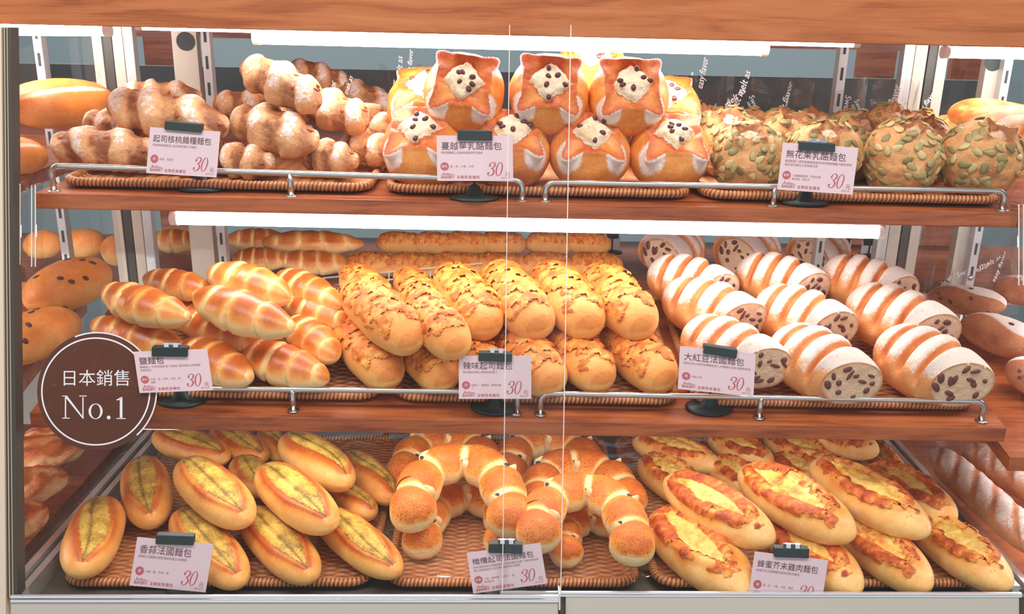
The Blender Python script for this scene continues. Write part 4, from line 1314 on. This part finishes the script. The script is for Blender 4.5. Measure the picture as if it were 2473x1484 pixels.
sign(((318, 850), (500, 843), (337, 950), (510, 943)), ((366, 839), (452, 840), 23), (440, 966), T2, '鹽麵包', ['麵糰加入"天然有機奶油",外層為"富高湯的山玫瑰鹽"', '烘焙而成'], '蛋奶', ['小麥、蛋、牛奶、大豆、奶', '油酥'],
     'pink price sign 鹽麵包 overlapping the round brown sticker, before the salt rolls', off=-.016)
sign(((1108, 860), (1283, 860), (1108, 964), (1283, 964)), ((1156, 852), (1237, 855), 21), (1195, 984), T2, '辣味起司麵包', ['歐式麵包搭配上辣味的乳酪丁。'], '奶', ['乳酪丁、披薩絲、辣味乳酪', '丁'],
     'pink price sign 辣味起司麵包 in front of the cheese topped long rolls')
sign(((1645, 835), (1825, 855), (1637, 940), (1822, 958)), ((1702, 834), (1782, 846), 21), (1712, 986), T2, '大紅豆法國麵包', ['使用日本小粉的法國麵包加入大顆糖紅豆餡,健康無負擔'], '麥', ['黑紅小粉'],
     'pink price sign 大紅豆法國麵包 in front of the floury red bean loaves', hdr=False)
sign(((333, 1298), (515, 1315), (313, 1415), (498, 1432)), ((376, 1294), (467, 1297), 22), (460, 1424), T3, '香蒜法國麵包', ['酥脆的法國麵包搭配香蒜奶醬,口味絕配!'], '麥', ['小麥、蛋、牛奶、蒜'],
     'pink price sign 香蒜法國麵包 in front of the garlic breads', hdr=False, off=.004)
sign(((1128, 1338), (1305, 1312), (1143, 1435), (1322, 1412)), ((1180, 1315), (1262, 1317), 22), (1215, 1424), T3, '橄欖起司法國麵包', ['用充滿麥香的法國麵包包入黑橄欖與乳酪丁,麵包表面再', '撒上帕瑪森起司,是款香濃鹹的歐式麵包'], '奶麥', ['小麥、黑橄欖、乳酪丁、帕', '馬森起司'],
     'pink price sign 橄欖起司法國麵包 tilted in front of the olive cheese rings', off=.006)
sign(((1823, 1332), (2000, 1354), (1806, 1446), (1983, 1466)), ((1871, 1325), (1955, 1328), 22), (1905, 1424), T3, '蜂蜜芥末雞肉麵包', ['蜂蜜芥末及煙燻雞肉搭配的歐式麵包。'], '麥', ['蛋、奶、小麥、大豆、雞肉'],
     'pink price sign 蜂蜜芥末雞肉麵包 in front of the chicken breads, its foot behind the track', off=.004)

# ------------------------------------------------------------------ the round sticker on the left pane
so = at_glass(235, 946, -.0112); sx_ = at_glass(335, 946, -.0112); sy_ = at_glass(235, 846, -.0112)
ex = (sx_-so)/100; ey = (sy_-so)/100; n_ = GN*-1
ex = ex.normalized()*((sx_-so).length/100); ey = (ey-ex*(ey.dot(ex)/ex.length_squared)); ey = ey.normalized()*ex.length
st = link('round_sticker', mesh_from('round_sticker', [so+ex*a+ey*b for a, b in disc(0, 0, 145, 96)[0]]+[so+ex*a+ey*b-n_*.0003 for a, b in disc(0, 0, 145, 96)[0]],
     [tuple(range(96)), tuple(range(96, 192))[::-1]]+[(i, (i+1) % 96, 96+(i+1) % 96, 96+i)[::-1] for i in range(96)], MT['sticker'], smooth=False))
tag(st, 'round translucent dark brown sticker with white 日本銷售 No.1 on the left glass pane', 'sticker')
Z0 = Vector((0, 0, 0))
SLt = lambda nm, vf: lettering(nm, vf, Z0, so, ex, ey, n_, MT['white'], st, .0006)
SLt('white_ring', annulus(-3, 0, 132, 132, 128.2, 128.2, 120))
SLt('outer_white_arc', annulus(0, 0, 145, 145, 141.5, 141.5, 90, math.radians(-48), math.radians(112)))
SLt('chinese_lettering', move(text('日本銷售', offset=.0, spacing=1.0), 42.5, -88, 17))
Nn = merge(stroke([(-76, -64), (-76, -14)], 3.2), stroke([(-34, -64), (-34, -14)], 3.0), ([(-80, -10), (-72.5, -10), (-31, -66), (-35, -66)], [(0, 3, 2, 1)]),
           stroke([(-84, -65), (-66, -65)], 2.2), stroke([(-84, -11), (-74, -11)], 2.2), stroke([(-43, -11), (-25, -11)], 2.2))
oo = annulus(-3.5, -48.5, 17, 19, 11, 17.2)
dd = disc(28, -63.5, 4.6)
one = merge(stroke([(58, -64), (58, -14)], 6.5), stroke([(47, -66), (69, -66)], 2.2), ([(61.2, -13), (61.2, -19), (48, -22), (46, -20)], [(0, 3, 2, 1)]))
SLt('number_lettering', merge(Nn, oo, dd, one))

# ------------------------------------------------------------------ plastic bags with white print behind the seed buns
def bag(u0, u1, v0, v1, y, prints, label, curve=.02, seed=0):
    A = at_y(u0, v1, y); B = at_y(u1, v1, y); TT = at_y((u0+u1)/2, v0, y)
    nx, ny = 26, 20; rnd = random.Random(seed)
    V = []; w = B.x-A.x; hh = TT.z-A.z
    def pos(i, j):
        x = w*i; z = hh*j
        yy = -curve*math.sin(PI*i)*(.4+.6*j)+.008*math.sin(i*9+seed)*j
        zz = z+.012*math.sin(i*7+seed*2)*j
        return Vector((x, yy, zz))
    for i in range(nx):
        for j in range(ny): V.append(pos(i/(nx-1), j/(ny-1)))
    F = [(i*ny+j, (i+1)*ny+j, (i+1)*ny+j+1, i*ny+j+1) for i in range(nx-1) for j in range(ny-1)]
    o = link('plastic_bread_bag', mesh_from('plastic_bread_bag', V, F, MT['bag']))
    o.location = A
    tag(o, label, 'plastic bag', 'clear plastic bread bags with white print')
    for (body, uu, vv, ang, sz) in prints:
        P = at_y(uu, vv, y); s = 1.3*sz*depth(P)/FPX; ca, sa = math.cos(math.radians(ang)), math.sin(math.radians(ang))
        t_ = text(body, offset=.004); VV = []
        for a, b in t_[0]:
            a2 = (a+.35*b)*s; b2 = b*s
            X = P.x-A.x+a2*ca-b2*sa; Z = P.z-A.z+a2*sa+b2*ca
            i = min(max(X/w, 0), 1); j = min(max(Z/hh, 0), 1)
            VV.append((X, pos(i, j).y-.0015, Z))
        link('printed_lettering', mesh_from('printed_lettering', VV, t_[1], MT['bagtext'], smooth=False), o)
sm, ez = 'Sweet melt as', 'easy flavor'
bag(1660, 1760, 190, 330, 1.60, [(sm, 1706, 300, 42, 16), (ez, 1690, 290, 48, 9), (ez, 1692, 215, 85, 13)], 'clear bag with slanted white print behind the leftmost seed buns', seed=1)
bag(1750, 1850, 198, 330, 1.62, [(sm, 1768, 290, 78, 16), (ez, 1752, 290, 82, 9), (sm, 1800, 230, -58, 16), (ez, 1796, 245, -52, 9)], 'clear bag with white print on two slants, second from the left behind the seed buns', seed=2)
bag(1845, 1950, 200, 330, 1.60, [(ez, 1880, 290, 78, 16), (sm, 1888, 290, 84, 9), (sm, 1960, 262, -140, 15)], 'clear bag with upright white print left of the slotted standard behind the seed buns', seed=3)
bag(1905, 2080, 200, 330, 1.57, [(sm, 2024, 225, -85, 16), (sm, 2046, 240, -50, 15), (ez, 2040, 250, -50, 9)], 'wide shiny clear bag standing in front of the slotted standard', curve=.04, seed=4)
bag(2090, 2205, 192, 330, 1.58, [(ez, 2136, 290, 88, 15), (sm, 2150, 285, 80, 9), (ez, 2215, 290, 60, 14)], 'shiny clear bag with a white glare before the rear right upright', curve=.05, seed=6)
bag(770, 900, 190, 300, 1.66, [(ez, 812, 270, 85, 13), (sm, 828, 270, 70, 12)], 'clear bag with white print behind the walnut breads', seed=9)
bag(920, 1020, 170, 300, 1.66, [(sm, 972, 250, 88, 15), (ez, 995, 190, 85, 12), (ez, 950, 250, 80, 10)], 'clear bag with white print left of the top cranberry buns', seed=10)
bag(2225, 2290, 640, 760, 1.60, [(sm, 2240, 740, 70, 12), (sm, 2262, 730, -60, 12)], 'crumpled printed bag right of the red bean loaves', seed=12)
bag(2300, 2440, 590, 700, 1.66, [(sm, 2310, 672, 34, 14), (ez, 2330, 668, 38, 9), (ez, 2395, 680, 78, 14)], 'clear printed bag beyond the right glass side above the powdered loaves', seed=13)

# ------------------------------------------------------------------ breads
def layy(kind, var, px, w, ys, label, cat, group, hs=1.0, roll=0, name=None, up=(0, -.3, 1)):
    A = at_y(px[0], px[1], ys[0]); B = at_y(px[2], px[3], ys[1])
    pr = proto(kind, var); o = clone(pr)
    if name: o.name = name
    mid = (A+B)/2; L = (B-A).length; wd = w*depth(mid)/FPX
    orient(o, B-A, up, mid, (L/pr.size[0], wd/pr.size[1], wd/pr.size[1]*hs), roll)
    tag(o, label, cat, group)
    tr = T1 if mid.z > 1.25 else (T2 if mid.z > .97 else T3)
    LOG.append((o.name, round(L, 3), round(wd, 3), 'h', round(mid.z-tr.z(mid.x, mid.y), 3)))
    return o

G1 = 'walnut twist breads on the upper shelf'
for i, (px, w, ys, lb) in enumerate([
    ((592, 158, 768, 252), 98, (1.45, 1.34), 'knobbly floury walnut twist bread lying on top of the pile, highest one'),
    ((572, 285, 755, 350), 108, (1.42, 1.31), 'walnut twist bread in the front middle of the pile, pointing to the right'),
    ((262, 250, 548, 310), 112, (1.41, 1.35), 'large open walnut bread with a deep torn crust, above the price sign'),
    ((130, 350, 375, 372), 100, (1.39, 1.33), 'walnut bread lowest at the left end of the upper shelf'),
    ((715, 235, 885, 300), 95, (1.50, 1.40), 'walnut bread behind and right of the topmost one'),
    ((745, 372, 852, 395), 82, (1.39, 1.32), 'small walnut bread at the front, below right of the front middle one'),
    ((835, 340, 945, 378), 80, (1.46, 1.38), 'walnut bread touching the leftmost lower cranberry bun'),
    ((522, 382, 655, 402), 84, (1.38, 1.31), 'walnut bread showing its rolled end, right of the price sign'),
    ((520, 248, 700, 275), 78, (1.53, 1.46), 'walnut bread at the back under the topmost one'),
    ((215, 290, 340, 335), 82, (1.48, 1.42), 'small walnut bread behind the lowest left one'),
    ((300, 222, 485, 236), 66, (1.58, 1.54), 'walnut bread at the back left, peeping over the large open one'),
    ((865, 268, 945, 335), 78, (1.56, 1.46), 'walnut bread at the back right of the pile'),
    ((380, 375, 525, 400), 80, (1.38, 1.33), 'walnut bread half hidden behind the 起司核桃雜糧麵包 price sign')]):
    layy('walnut', i % 4, px, w*1.12, ys, lb, 'bread', G1)

G2 = 'cranberry cheese buns on the upper shelf'
for i, (u, y, h, w, ax, lb) in enumerate([
    (1022, 1.335, .056, 202, (-.1, -.62, .78), 'cranberry cheese bun at the left end of the lower row'),
    (1232, 1.335, .056, 196, (.05, -.6, .8), 'cranberry cheese bun in the lower row half behind its price sign'),
    (1424, 1.335, .056, 196, (0, -.66, .75), 'cranberry cheese bun third from the left in the lower row'),
    (1616, 1.335, .056, 196, (0, -.62, .78), 'cranberry cheese bun at the right end of the lower row'),
    (1120, 1.35, .134, 196, (.02, -.86, .5), 'left one of the three cranberry buns stacked on top'),
    (1324, 1.35, .136, 194, (0, -.88, .48), 'middle one of the three cranberry buns stacked on top'),
    (1518, 1.35, .134, 194, (-.02, -.86, .5), 'right one of the three cranberry buns on top, its white filling spilling'),
    (1030, 1.475, .100, 190, (0, -.6, .8), 'cranberry bun behind, peeping out left of the upper left bun'),
    (1600, 1.475, .095, 190, (0, -.6, .8), 'cranberry bun behind, peeping out right of the upper right bun'),
    (1425, 1.48, .155, 180, (0, -.6, .8), 'cranberry bun at the back seen between the middle and right top buns')]):
    seat('cran', i % 5, T1, u, y, h, w, lb, 'bun', G2, ax, sq=.96)

G3 = 'pumpkin seed buns on the upper shelf'
for i, (u, y, h, w, far, lb) in enumerate([
    (1806, 1.335, .053, 178, 0, 'pumpkin seed bun at the front left, next to the cranberry buns'),
    (1988, 1.345, .053, 178, 0, 'pumpkin seed bun behind the 無花果乳酪麵包 price sign'),
    (2176, 1.335, .056, 186, 0, 'pumpkin seed bun at the front, right of its price sign'),
    (2362, 1.335, .056, 192, 0, 'large pumpkin seed bun at the front right end'),
    (1760, 1.445, .056, 165, 0, 'pumpkin seed bun in the second row, leftmost'),
    (1900, 1.445, .056, 160, 0, 'pumpkin seed bun in the second row, above the left edge of the sign'),
    (2060, 1.44, .056, 170, 0, 'pumpkin seed bun in the second row, above the right edge of the sign'),
    (2225, 1.445, .054, 160, 0, 'pumpkin seed bun in the second row, rightmost'),
    (1700, 1.545, .056, 140, 1, 'pumpkin seed bun at the back, leftmost'),
    (1800, 1.55, .056, 130, 1, 'pumpkin seed bun at the back, second from the left'),
    (1880, 1.55, .056, 130, 1, 'pumpkin seed bun at the back, third from the left'),
    (1955, 1.55, .056, 130, 1, 'pumpkin seed bun at the back, fourth from the left'),
    (2045, 1.55, .055, 130, 1, 'pumpkin seed bun at the back, third from the right'),
    (2140, 1.54, .064, 140, 1, 'pumpkin seed bun at the back, second from the right, sharply peaked'),
    (2215, 1.545, .060, 130, 1, 'pumpkin seed bun at the back, rightmost')]):
    seat('figfar' if far else 'fig', i % 4, T1, u, y, h, w, lb, 'bun', G3, ((i*37 % 7-3)*.06, -.55+.1*(i % 3), .8), spin=i*.9, sq=.95)

G4 = 'salt rolls on the middle shelf'
for i, (px, w, h, lb) in enumerate([
    ((345, 672, 510, 705), 78, .085, 'golden salt roll at the back left of the pile'),
    ((505, 655, 702, 722), 100, .115, 'large dark golden salt roll at the back middle, highest of the pile'),
    ((672, 662, 822, 742), 80, .085, 'salt roll at the back right, next to the cheese breads'),
    ((246, 702, 452, 775), 98, .105, 'salt roll with pale seams at the left, upper layer'),
    ((466, 712, 706, 800), 108, .115, 'wide salt roll lying across the middle of the pile'),
    ((688, 722, 836, 785), 84, .065, 'dark salt roll on the right side of the pile'),
    ((700, 775, 812, 868), 92, .055, 'salt roll standing steeply right of the middle, below the dark one'),
    ((440, 772, 640, 838), 92, .055, 'salt roll in shade under the wide middle one'),
    ((218, 782, 440, 850), 92, .052, 'salt roll at the lower left above the round sticker'),
    ((440, 832, 602, 922), 104, .045, 'salt roll right of the 鹽麵包 price sign at the front'),
    ((582, 842, 790, 922), 104, .042, 'pale salt roll at the very front'),
    ((420, 740, 500, 790), 80, .04, 'salt roll deep inside the pile behind the left upper one')]):
    lay('salt', i % 5, T2, px, w, h, lb, 'bread roll', G4, hs=.98)

G5 = 'cheese topped long rolls on the middle shelf'
for i, (px, w, h, lb) in enumerate([
    ((845, 660, 950, 775), 98, .085, 'cheese roll behind the leftmost upper one'),
    ((852, 700, 1002, 835), 122, .104, 'leftmost cheese roll of the upper layer, lying across'),
    ((975, 665, 1060, 775), 92, .080, 'cheese roll behind the second upper one'),
    ((985, 705, 1112, 850), 116, .104, 'second cheese roll from the left in the upper layer'),
    ((1078, 662, 1188, 800), 122, .094, 'third cheese roll from the left in the upper layer'),
    ((1190, 660, 1310, 800), 126, .094, 'fourth cheese roll of the upper layer, above its price sign'),
    ((1312, 658, 1430, 798), 126, .094, 'fifth cheese roll of the upper layer, with a thick curl of cheese'),
    ((1432, 664, 1562, 800), 124, .094, 'rightmost cheese roll of the upper layer'),
    ((838, 795, 948, 922), 118, .042, 'leftmost cheese roll of the lower layer at the front'),
    ((985, 810, 1082, 930), 112, .042, 'cheese roll of the lower layer left of the price sign'),
    ((1105, 800, 1190, 930), 108, .042, 'cheese roll of the lower layer hidden behind the price sign'),
    ((1222, 805, 1342, 938), 122, .042, 'cheese roll of the lower layer just right of the price sign'),
    ((1345, 808, 1462, 930), 116, .042, 'cheese roll of the lower layer with a curved cheese strand across'),
    ((1478, 800, 1612, 930), 122, .042, 'rightmost cheese roll of the lower layer')]):
    lay('cheese', i % 6, T2, px, w, h, lb, 'bread roll', G5, roll=(.30 if i % 2 else .05))

G6 = 'red bean loaves on the middle shelf'
for i, (px, w, h, lb) in enumerate([
    ((1568, 655, 1738, 706), 136, .070, 'floury red bean loaf at the back of the left column'),
    ((1608, 706, 1796, 780), 150, .066, 'floury red bean loaf in the middle of the left column'),
    ((1658, 798, 1846, 892), 162, .058, 'floury red bean loaf at the front behind its price sign'),
    ((1780, 652, 1958, 706), 142, .070, 'floury red bean loaf at the back of the middle column'),
    ((1828, 728, 2014, 802), 156, .066, 'floury red bean loaf in the middle of the middle column'),
    ((1876, 818, 2056, 928), 172, .056, 'floury red bean loaf at the front of the middle column, cut face to the right'),
    ((1984, 656, 2172, 714), 142, .070, 'floury red bean loaf at the back of the right column'),
    ((2050, 726, 2256, 812), 168, .068, 'floury red bean loaf in the middle of the right column'),
    ((2130, 822, 2322, 932), 180, .056, 'largest floury red bean loaf at the front right with a wide speckled cut face')]):
    o = lay('bean', i % 4, T2, px, w, h, lb, 'loaf', G6)
    o.matrix_world = Matrix.Translation(o.matrix_world.to_3x3() @ Vector((.01, 0, 0))) @ o.matrix_world

G7 = 'garlic breads in the bottom row'
for i, (px, w, h, lb) in enumerate([
    ((258, 1212, 192, 1388), 128, .038, 'garlic bread alone at the front left corner'),
    ((340, 1116, 370, 1266), 116, .040, 'dark baked garlic bread second from the left'),
    ((375, 1050, 550, 1110), 92, .055, 'garlic bread at the back left under the sticker edge'),
    ((515, 1045, 642, 1108), 84, .050, 'pale garlic bread at the back, second from the left'),
    ((640, 1035, 680, 1110), 64, .040, 'garlic bread sliver at the back behind the bright one'),
    ((692, 1060, 840, 1172), 118, .088, 'bright yellow garlic bread at the back right, upper layer'),
    ((442, 1122, 598, 1262), 124, .088, 'garlic bread on top left of the middle, wide open slit'),
    ((636, 1136, 800, 1276), 126, .088, 'garlic bread on top right of the middle with a dark crease'),
    ((575, 1115, 650, 1190), 92, .040, 'garlic bread in the gap behind the two upper ones'),
    ((842, 1098, 948, 1212), 88, .040, 'brown garlic bread at the right, next to the olive rings'),
    ((815, 1180, 900, 1248), 78, .035, 'small visible end of a garlic bread under the bright one'),
    ((430, 1242, 584, 1412), 118, .036, 'garlic bread at the front behind its price sign'),
    ((600, 1238, 756, 1400), 120, .036, 'garlic bread at the front centre, green crease'),
    ((775, 1240, 962, 1388), 112, .036, 'garlic bread at the front right pointing at the olive rings')]):
    lay('garlic', i % 5, T3, px, w, h, lb, 'bread', G7, roll=(i*29 % 5-2)*.07)

G8 = 'olive cheese rings in the bottom row'
def ring(var, u, v, w, h, yaw, tilt, lb):
    P = T3.on(u, v, h); pr = proto('ring', var); o = clone(pr)
    s = w*depth(P)/FPX/pr.size[1]
    M = Matrix.Rotation(math.radians(yaw), 4, 'Z') @ Matrix.Rotation(math.radians(tilt), 4, 'X')
    o.matrix_world = Matrix.Translation(P) @ M @ Matrix.Diagonal((s, s, s, 1))
    tag(o, lb, 'ring bread', G8)
ring(0, 1112, 1185, 312, .095, 4, 12, 'horseshoe olive bread at the front left lying on another one')
ring(1, 1128, 1250, 262, .030, -4, 0, 'horseshoe olive bread underneath the front left one, legs poking out below')
ring(2, 1078, 1108, 262, .045, 3, 4, 'horseshoe olive bread at the back left under the shelf edge')
ring(3, 1325, 1112, 268, .035, 0, 4, 'horseshoe olive bread at the back right under the shelf edge')
ring(3, 1400, 1175, 282, .055, 6, 4, 'yellow horseshoe olive bread behind the front right one')
ring(0, 1410, 1250, 302, .085, -3, 8, 'horseshoe olive bread at the front right with a black olive on its leg')
ring(2, 1440, 1300, 235, .028, 8, 0, 'horseshoe olive bread underneath the front right one')

G9 = 'honey mustard chicken breads in the bottom row'
for i, (px, w, h, lb) in enumerate([
    ((1528, 1065, 1742, 1128), 88, .045, 'pale chicken bread at the back left under the shelf'),
    ((1712, 1058, 1868, 1120), 84, .050, 'chicken bread second from the left at the back'),
    ((1846, 1055, 2012, 1118), 84, .055, 'chicken bread third from the left at the back'),
    ((1968, 1042, 2122, 1095), 84, .085, 'pale ended chicken bread at the back right'),
    ((2085, 1070, 2180, 1170), 80, .030, 'chicken bread in shade at the far right back corner'),
    ((1550, 1112, 1708, 1218), 108, .035, 'deep orange chicken bread at the left edge'),
    ((1715, 1118, 1850, 1190), 92, .035, 'chicken bread peeping between the upper ones, left'),
    ((1868, 1105, 2010, 1180), 92, .035, 'chicken bread peeping between the upper ones, right'),
    ((1608, 1158, 1868, 1312), 128, .088, 'chicken bread on the upper layer at the left, cheese bubbling over'),
    ((1790, 1136, 2062, 1300), 140, .094, 'bright chicken bread in the middle of the upper layer'),
    ((1962, 1120, 2242, 1292), 134, .090, 'chicken bread at the right of the upper layer'),
    ((2100, 1128, 2306, 1258), 112, .062, 'chicken bread behind, along the right side rail'),
    ((1580, 1245, 1806, 1432), 156, .038, 'wide chicken bread at the front left with a yellow hollow'),
    ((1856, 1258, 2076, 1432), 134, .038, 'chicken bread at the front behind its price sign'),
    ((2026, 1242, 2244, 1426), 130, .038, 'chicken bread at the front, second from the right'),
    ((2208, 1248, 2438, 1424), 128, .038, 'chicken bread at the front right corner with dark cheese strands')]):
    lay('boat', i % 5, T3, px, w, h, lb, 'bread', G9, roll=.30+(i*31 % 5-2)*.06)

# far side of the case
G = 'breads on the far side, upper shelf'
for i, (px, w, ys, lb) in enumerate([
    ((698, 160, 850, 215), 72, (1.80, 1.76), 'bagged walnut bread on the far side, upper left one'),
    ((790, 205, 965, 270), 76, (1.78, 1.72), 'bagged walnut bread on the far side, lower right one'),
    ((600, 215, 760, 275), 70, (1.82, 1.78), 'bagged walnut bread on the far side behind the topmost one')]):
    layy('walnut', i, px, w, ys, lb, 'bread', G)
G = 'cheese breads on the far side, middle shelf'
k = 0
for row, v, w, L_, us in (('upper', 588, 56, 118, (968, 1052, 1128, 1215, 1328, 1418)), ('lower', 640, 62, 130, (900, 1000, 1105, 1215, 1322, 1440))):
    for j, u in enumerate(us):
        nm = ('leftmost', 'second from the left', 'third from the left', 'third from the right', 'second from the right', 'rightmost')[j]
        layy('cheese', k % 6, (u-L_/2, v-2, u+L_/2, v+4), w, (1.80 if row == 'upper' else 1.74,)*2, 'cheese bread in the %s row on the far side, %s' % (row, nm), 'bread roll', G); k += 1
G = 'salt rolls on the far side, middle shelf'
for i, (px, w, ys, lb) in enumerate([
    ((545, 578, 700, 582), 58, (1.80, 1.80), 'long salt roll on the far side, upper left one'),
    ((630, 585, 880, 590), 62, (1.78, 1.78), 'long salt roll on the far side, upper right one'),
    ((560, 622, 700, 630), 58, (1.74, 1.74), 'salt roll on the far side, lower left one'),
    ((665, 628, 850, 640), 62, (1.74, 1.74), 'salt roll on the far side, lower right one'),
    ((360, 580, 480, 585), 60, (1.78, 1.78), 'salt roll on the far side behind the left upright')]):
    layy('salt', i, px, w, ys, lb, 'bread roll', G)
G = 'red bean loaves on the far side'
for i, (px, w, lb) in enumerate([((1650, 585, 1592, 628), 150, 'red bean loaf on the far side facing front with its cut face, left one'),
                                 ((1830, 590, 1775, 625), 150, 'red bean loaf on the far side facing front with its cut face, middle one'),
                                 ((2000, 592, 1950, 628), 140, 'red bean loaf on the far side facing front with its cut face, right one')]):
    layy('bean', i, px, w, (1.86, 1.72), lb, 'loaf', G, hs=.85)
# white wire divider behind the cheese rolls
WY = 1.70
wr = empty('wire_divider', at_y(970, 697, WY), 'white wire basket divider behind the cheese rolls', 'wire divider')
O = wr.location
for a, b in (((780, 672), (1165, 636)), ((780, 692), (960, 674))):
    MB().tube([at_y(a[0], a[1], WY)-O, at_y(b[0], b[1], WY)-O], .0016, 8).obj('wire', MT['wire'], wr, smooth=True)
for u in (940, 985, 1040):
    MB().tube([at_y(u, 655, WY+.001)-O, at_y(u-2, 696, WY+.001)-O], .0012, 8).obj('upright_wire', MT['wire'], wr, smooth=True)

# price signs of the far side, seen from behind
for (u, v, lb) in ((2035, 604, 'left white price card seen from behind, past the red bean loaves'), (2098, 607, 'right white price card seen from behind, past the red bean loaves'), (1478, 590, 'back of a price card on the far side beside the cheese breads')):
    P = at_y(u, v, 1.99); bz = 1.005
    r = empty('price_sign', (P.x, P.y, bz), lb, 'price sign', 'price signs of the far side')
    w_ = 19/FPX*depth(P)
    MB().box((-w_, 0, P.z-bz-.022), (w_, .0008, P.z-bz+.022)).obj('card', MT['white'], r)
    MB().box((-w_*.75, -.004, P.z-bz+.014), (w_*.75, .004, P.z-bz+.028)).obj('clip', MT['black'], r)
    MB().tube([(0, -.003, .002), (0, -.003, P.z-bz+.014)], .0015, 8).obj('stem', MT['black'], r)
    MB().lathe([(.0002, 0), (.025, 0), (.022, .004), (.0002, .006)], None, 24).obj('base', MT['black'], r)

# neighbouring bays
G = 'breads in the neighbouring bay beyond the left glass'
for (kind, var, px, w, ys, lb) in [
    ('boule', 0, (12, 262, 272, 240), 132, (1.44, 1.63), 'big golden loaf with a white slash, beyond the left glass on the upper shelf'),
    ('boule', 1, (-90, 385, 110, 372), 110, (1.30, 1.42), 'golden loaf cut by the left post, lower on the upper shelf'),
    ('smooth', 0, (175, 235, 300, 240), 92, (1.72, 1.74), 'dull brown loaf behind the big slashed one'),
    ('raisin', 0, (72, 735, 250, 650), 138, (1.36, 1.54), 'raisin loaf beyond the left glass, upper one'),
    ('raisin', 1, (-20, 860, 178, 770), 140, (1.23, 1.40), 'raisin loaf beyond the left glass, lower one'),
    ('smooth', 1, (60, 592, 150, 590), 80, (1.80, 1.80), 'round loaf at the back left, left of the slotted standard'),
    ('smooth', 2, (150, 590, 255, 588), 84, (1.80, 1.80), 'round loaf at the back left, right of the slotted standard'),
    ('smooth', 0, (245, 612, 330, 600), 90, (1.76, 1.80), 'round loaf at the back left next to the bay upright')]:
    layy(kind, var, px, w, ys, lb, 'loaf', G, roll=.5 if kind == 'boule' else 0)
for (kind, var, px, w, h, lb) in [
    ('flaky', 0, (-60, 1115, 205, 1080), 120, .05, 'flaky pastry beyond the left glass, furthest back'),
    ('flaky', 1, (-60, 1205, 165, 1150), 125, .045, 'flaky pastry beyond the left glass, middle one'),
    ('flaky', 2, (-80, 1300, 115, 1230), 125, .045, 'flaky pastry beyond the left glass, nearest one'),
    ('flaky', 1, (60, 1050, 230, 1040), 70, .06, 'flaky pastry beyond the left glass, under the sticker')]:
    lay(kind, var, T3, px, w, h, lb, 'pastry', G)
G = 'breads in the neighbouring bay beyond the right glass'
for (kind, var, px, w, ys, lb) in [
    ('flat', 0, (2300, 262, 2500, 300), 110, (1.56, 1.42), 'flat browned cheese bread beyond the right glass, left one'),
    ('flat', 1, (2380, 330, 2560, 310), 120, (1.42, 1.36), 'flat browned cheese bread beyond the right glass, front one'),
    ('flat', 2, (2250, 300, 2330, 310), 80, (1.66, 1.60), 'pale bread behind the flat cheese breads'),
    ('half', 0, (2244, 712, 2428, 740), 84, (1.60, 1.46), 'half powdered raisin loaf beyond the right glass, back left one'),
    ('half', 1, (2325, 775, 2520, 850), 106, (1.48, 1.34), 'half powdered raisin loaf beyond the right glass, middle one'),
    ('half', 2, (2402, 690, 2540, 715), 84, (1.56, 1.48), 'half powdered raisin loaf beyond the right glass, back right one'),
    ('half', 0, (2430, 880, 2580, 950), 100, (1.32, 1.26), 'half powdered raisin loaf beyond the right glass, nearest one')]:
    layy(kind, var, px, w, ys, lb, 'loaf', G, roll=.35)
for (kind, var, px, w, h, lb) in [
    ('stick', 0, (2255, 1092, 2520, 1335), 92, .045, 'floury baguette beside the right rail'),
    ('stick', 1, (2335, 1085, 2600, 1240), 92, .045, 'floury baguette further right, behind the first')]:
    lay(kind, var, T3, px, w, h, lb, 'baguette', G)
bpy.context.view_layer.update()
import os
if os.environ.get('BREADLOG'):
    for l in LOG: print('LOG', l)
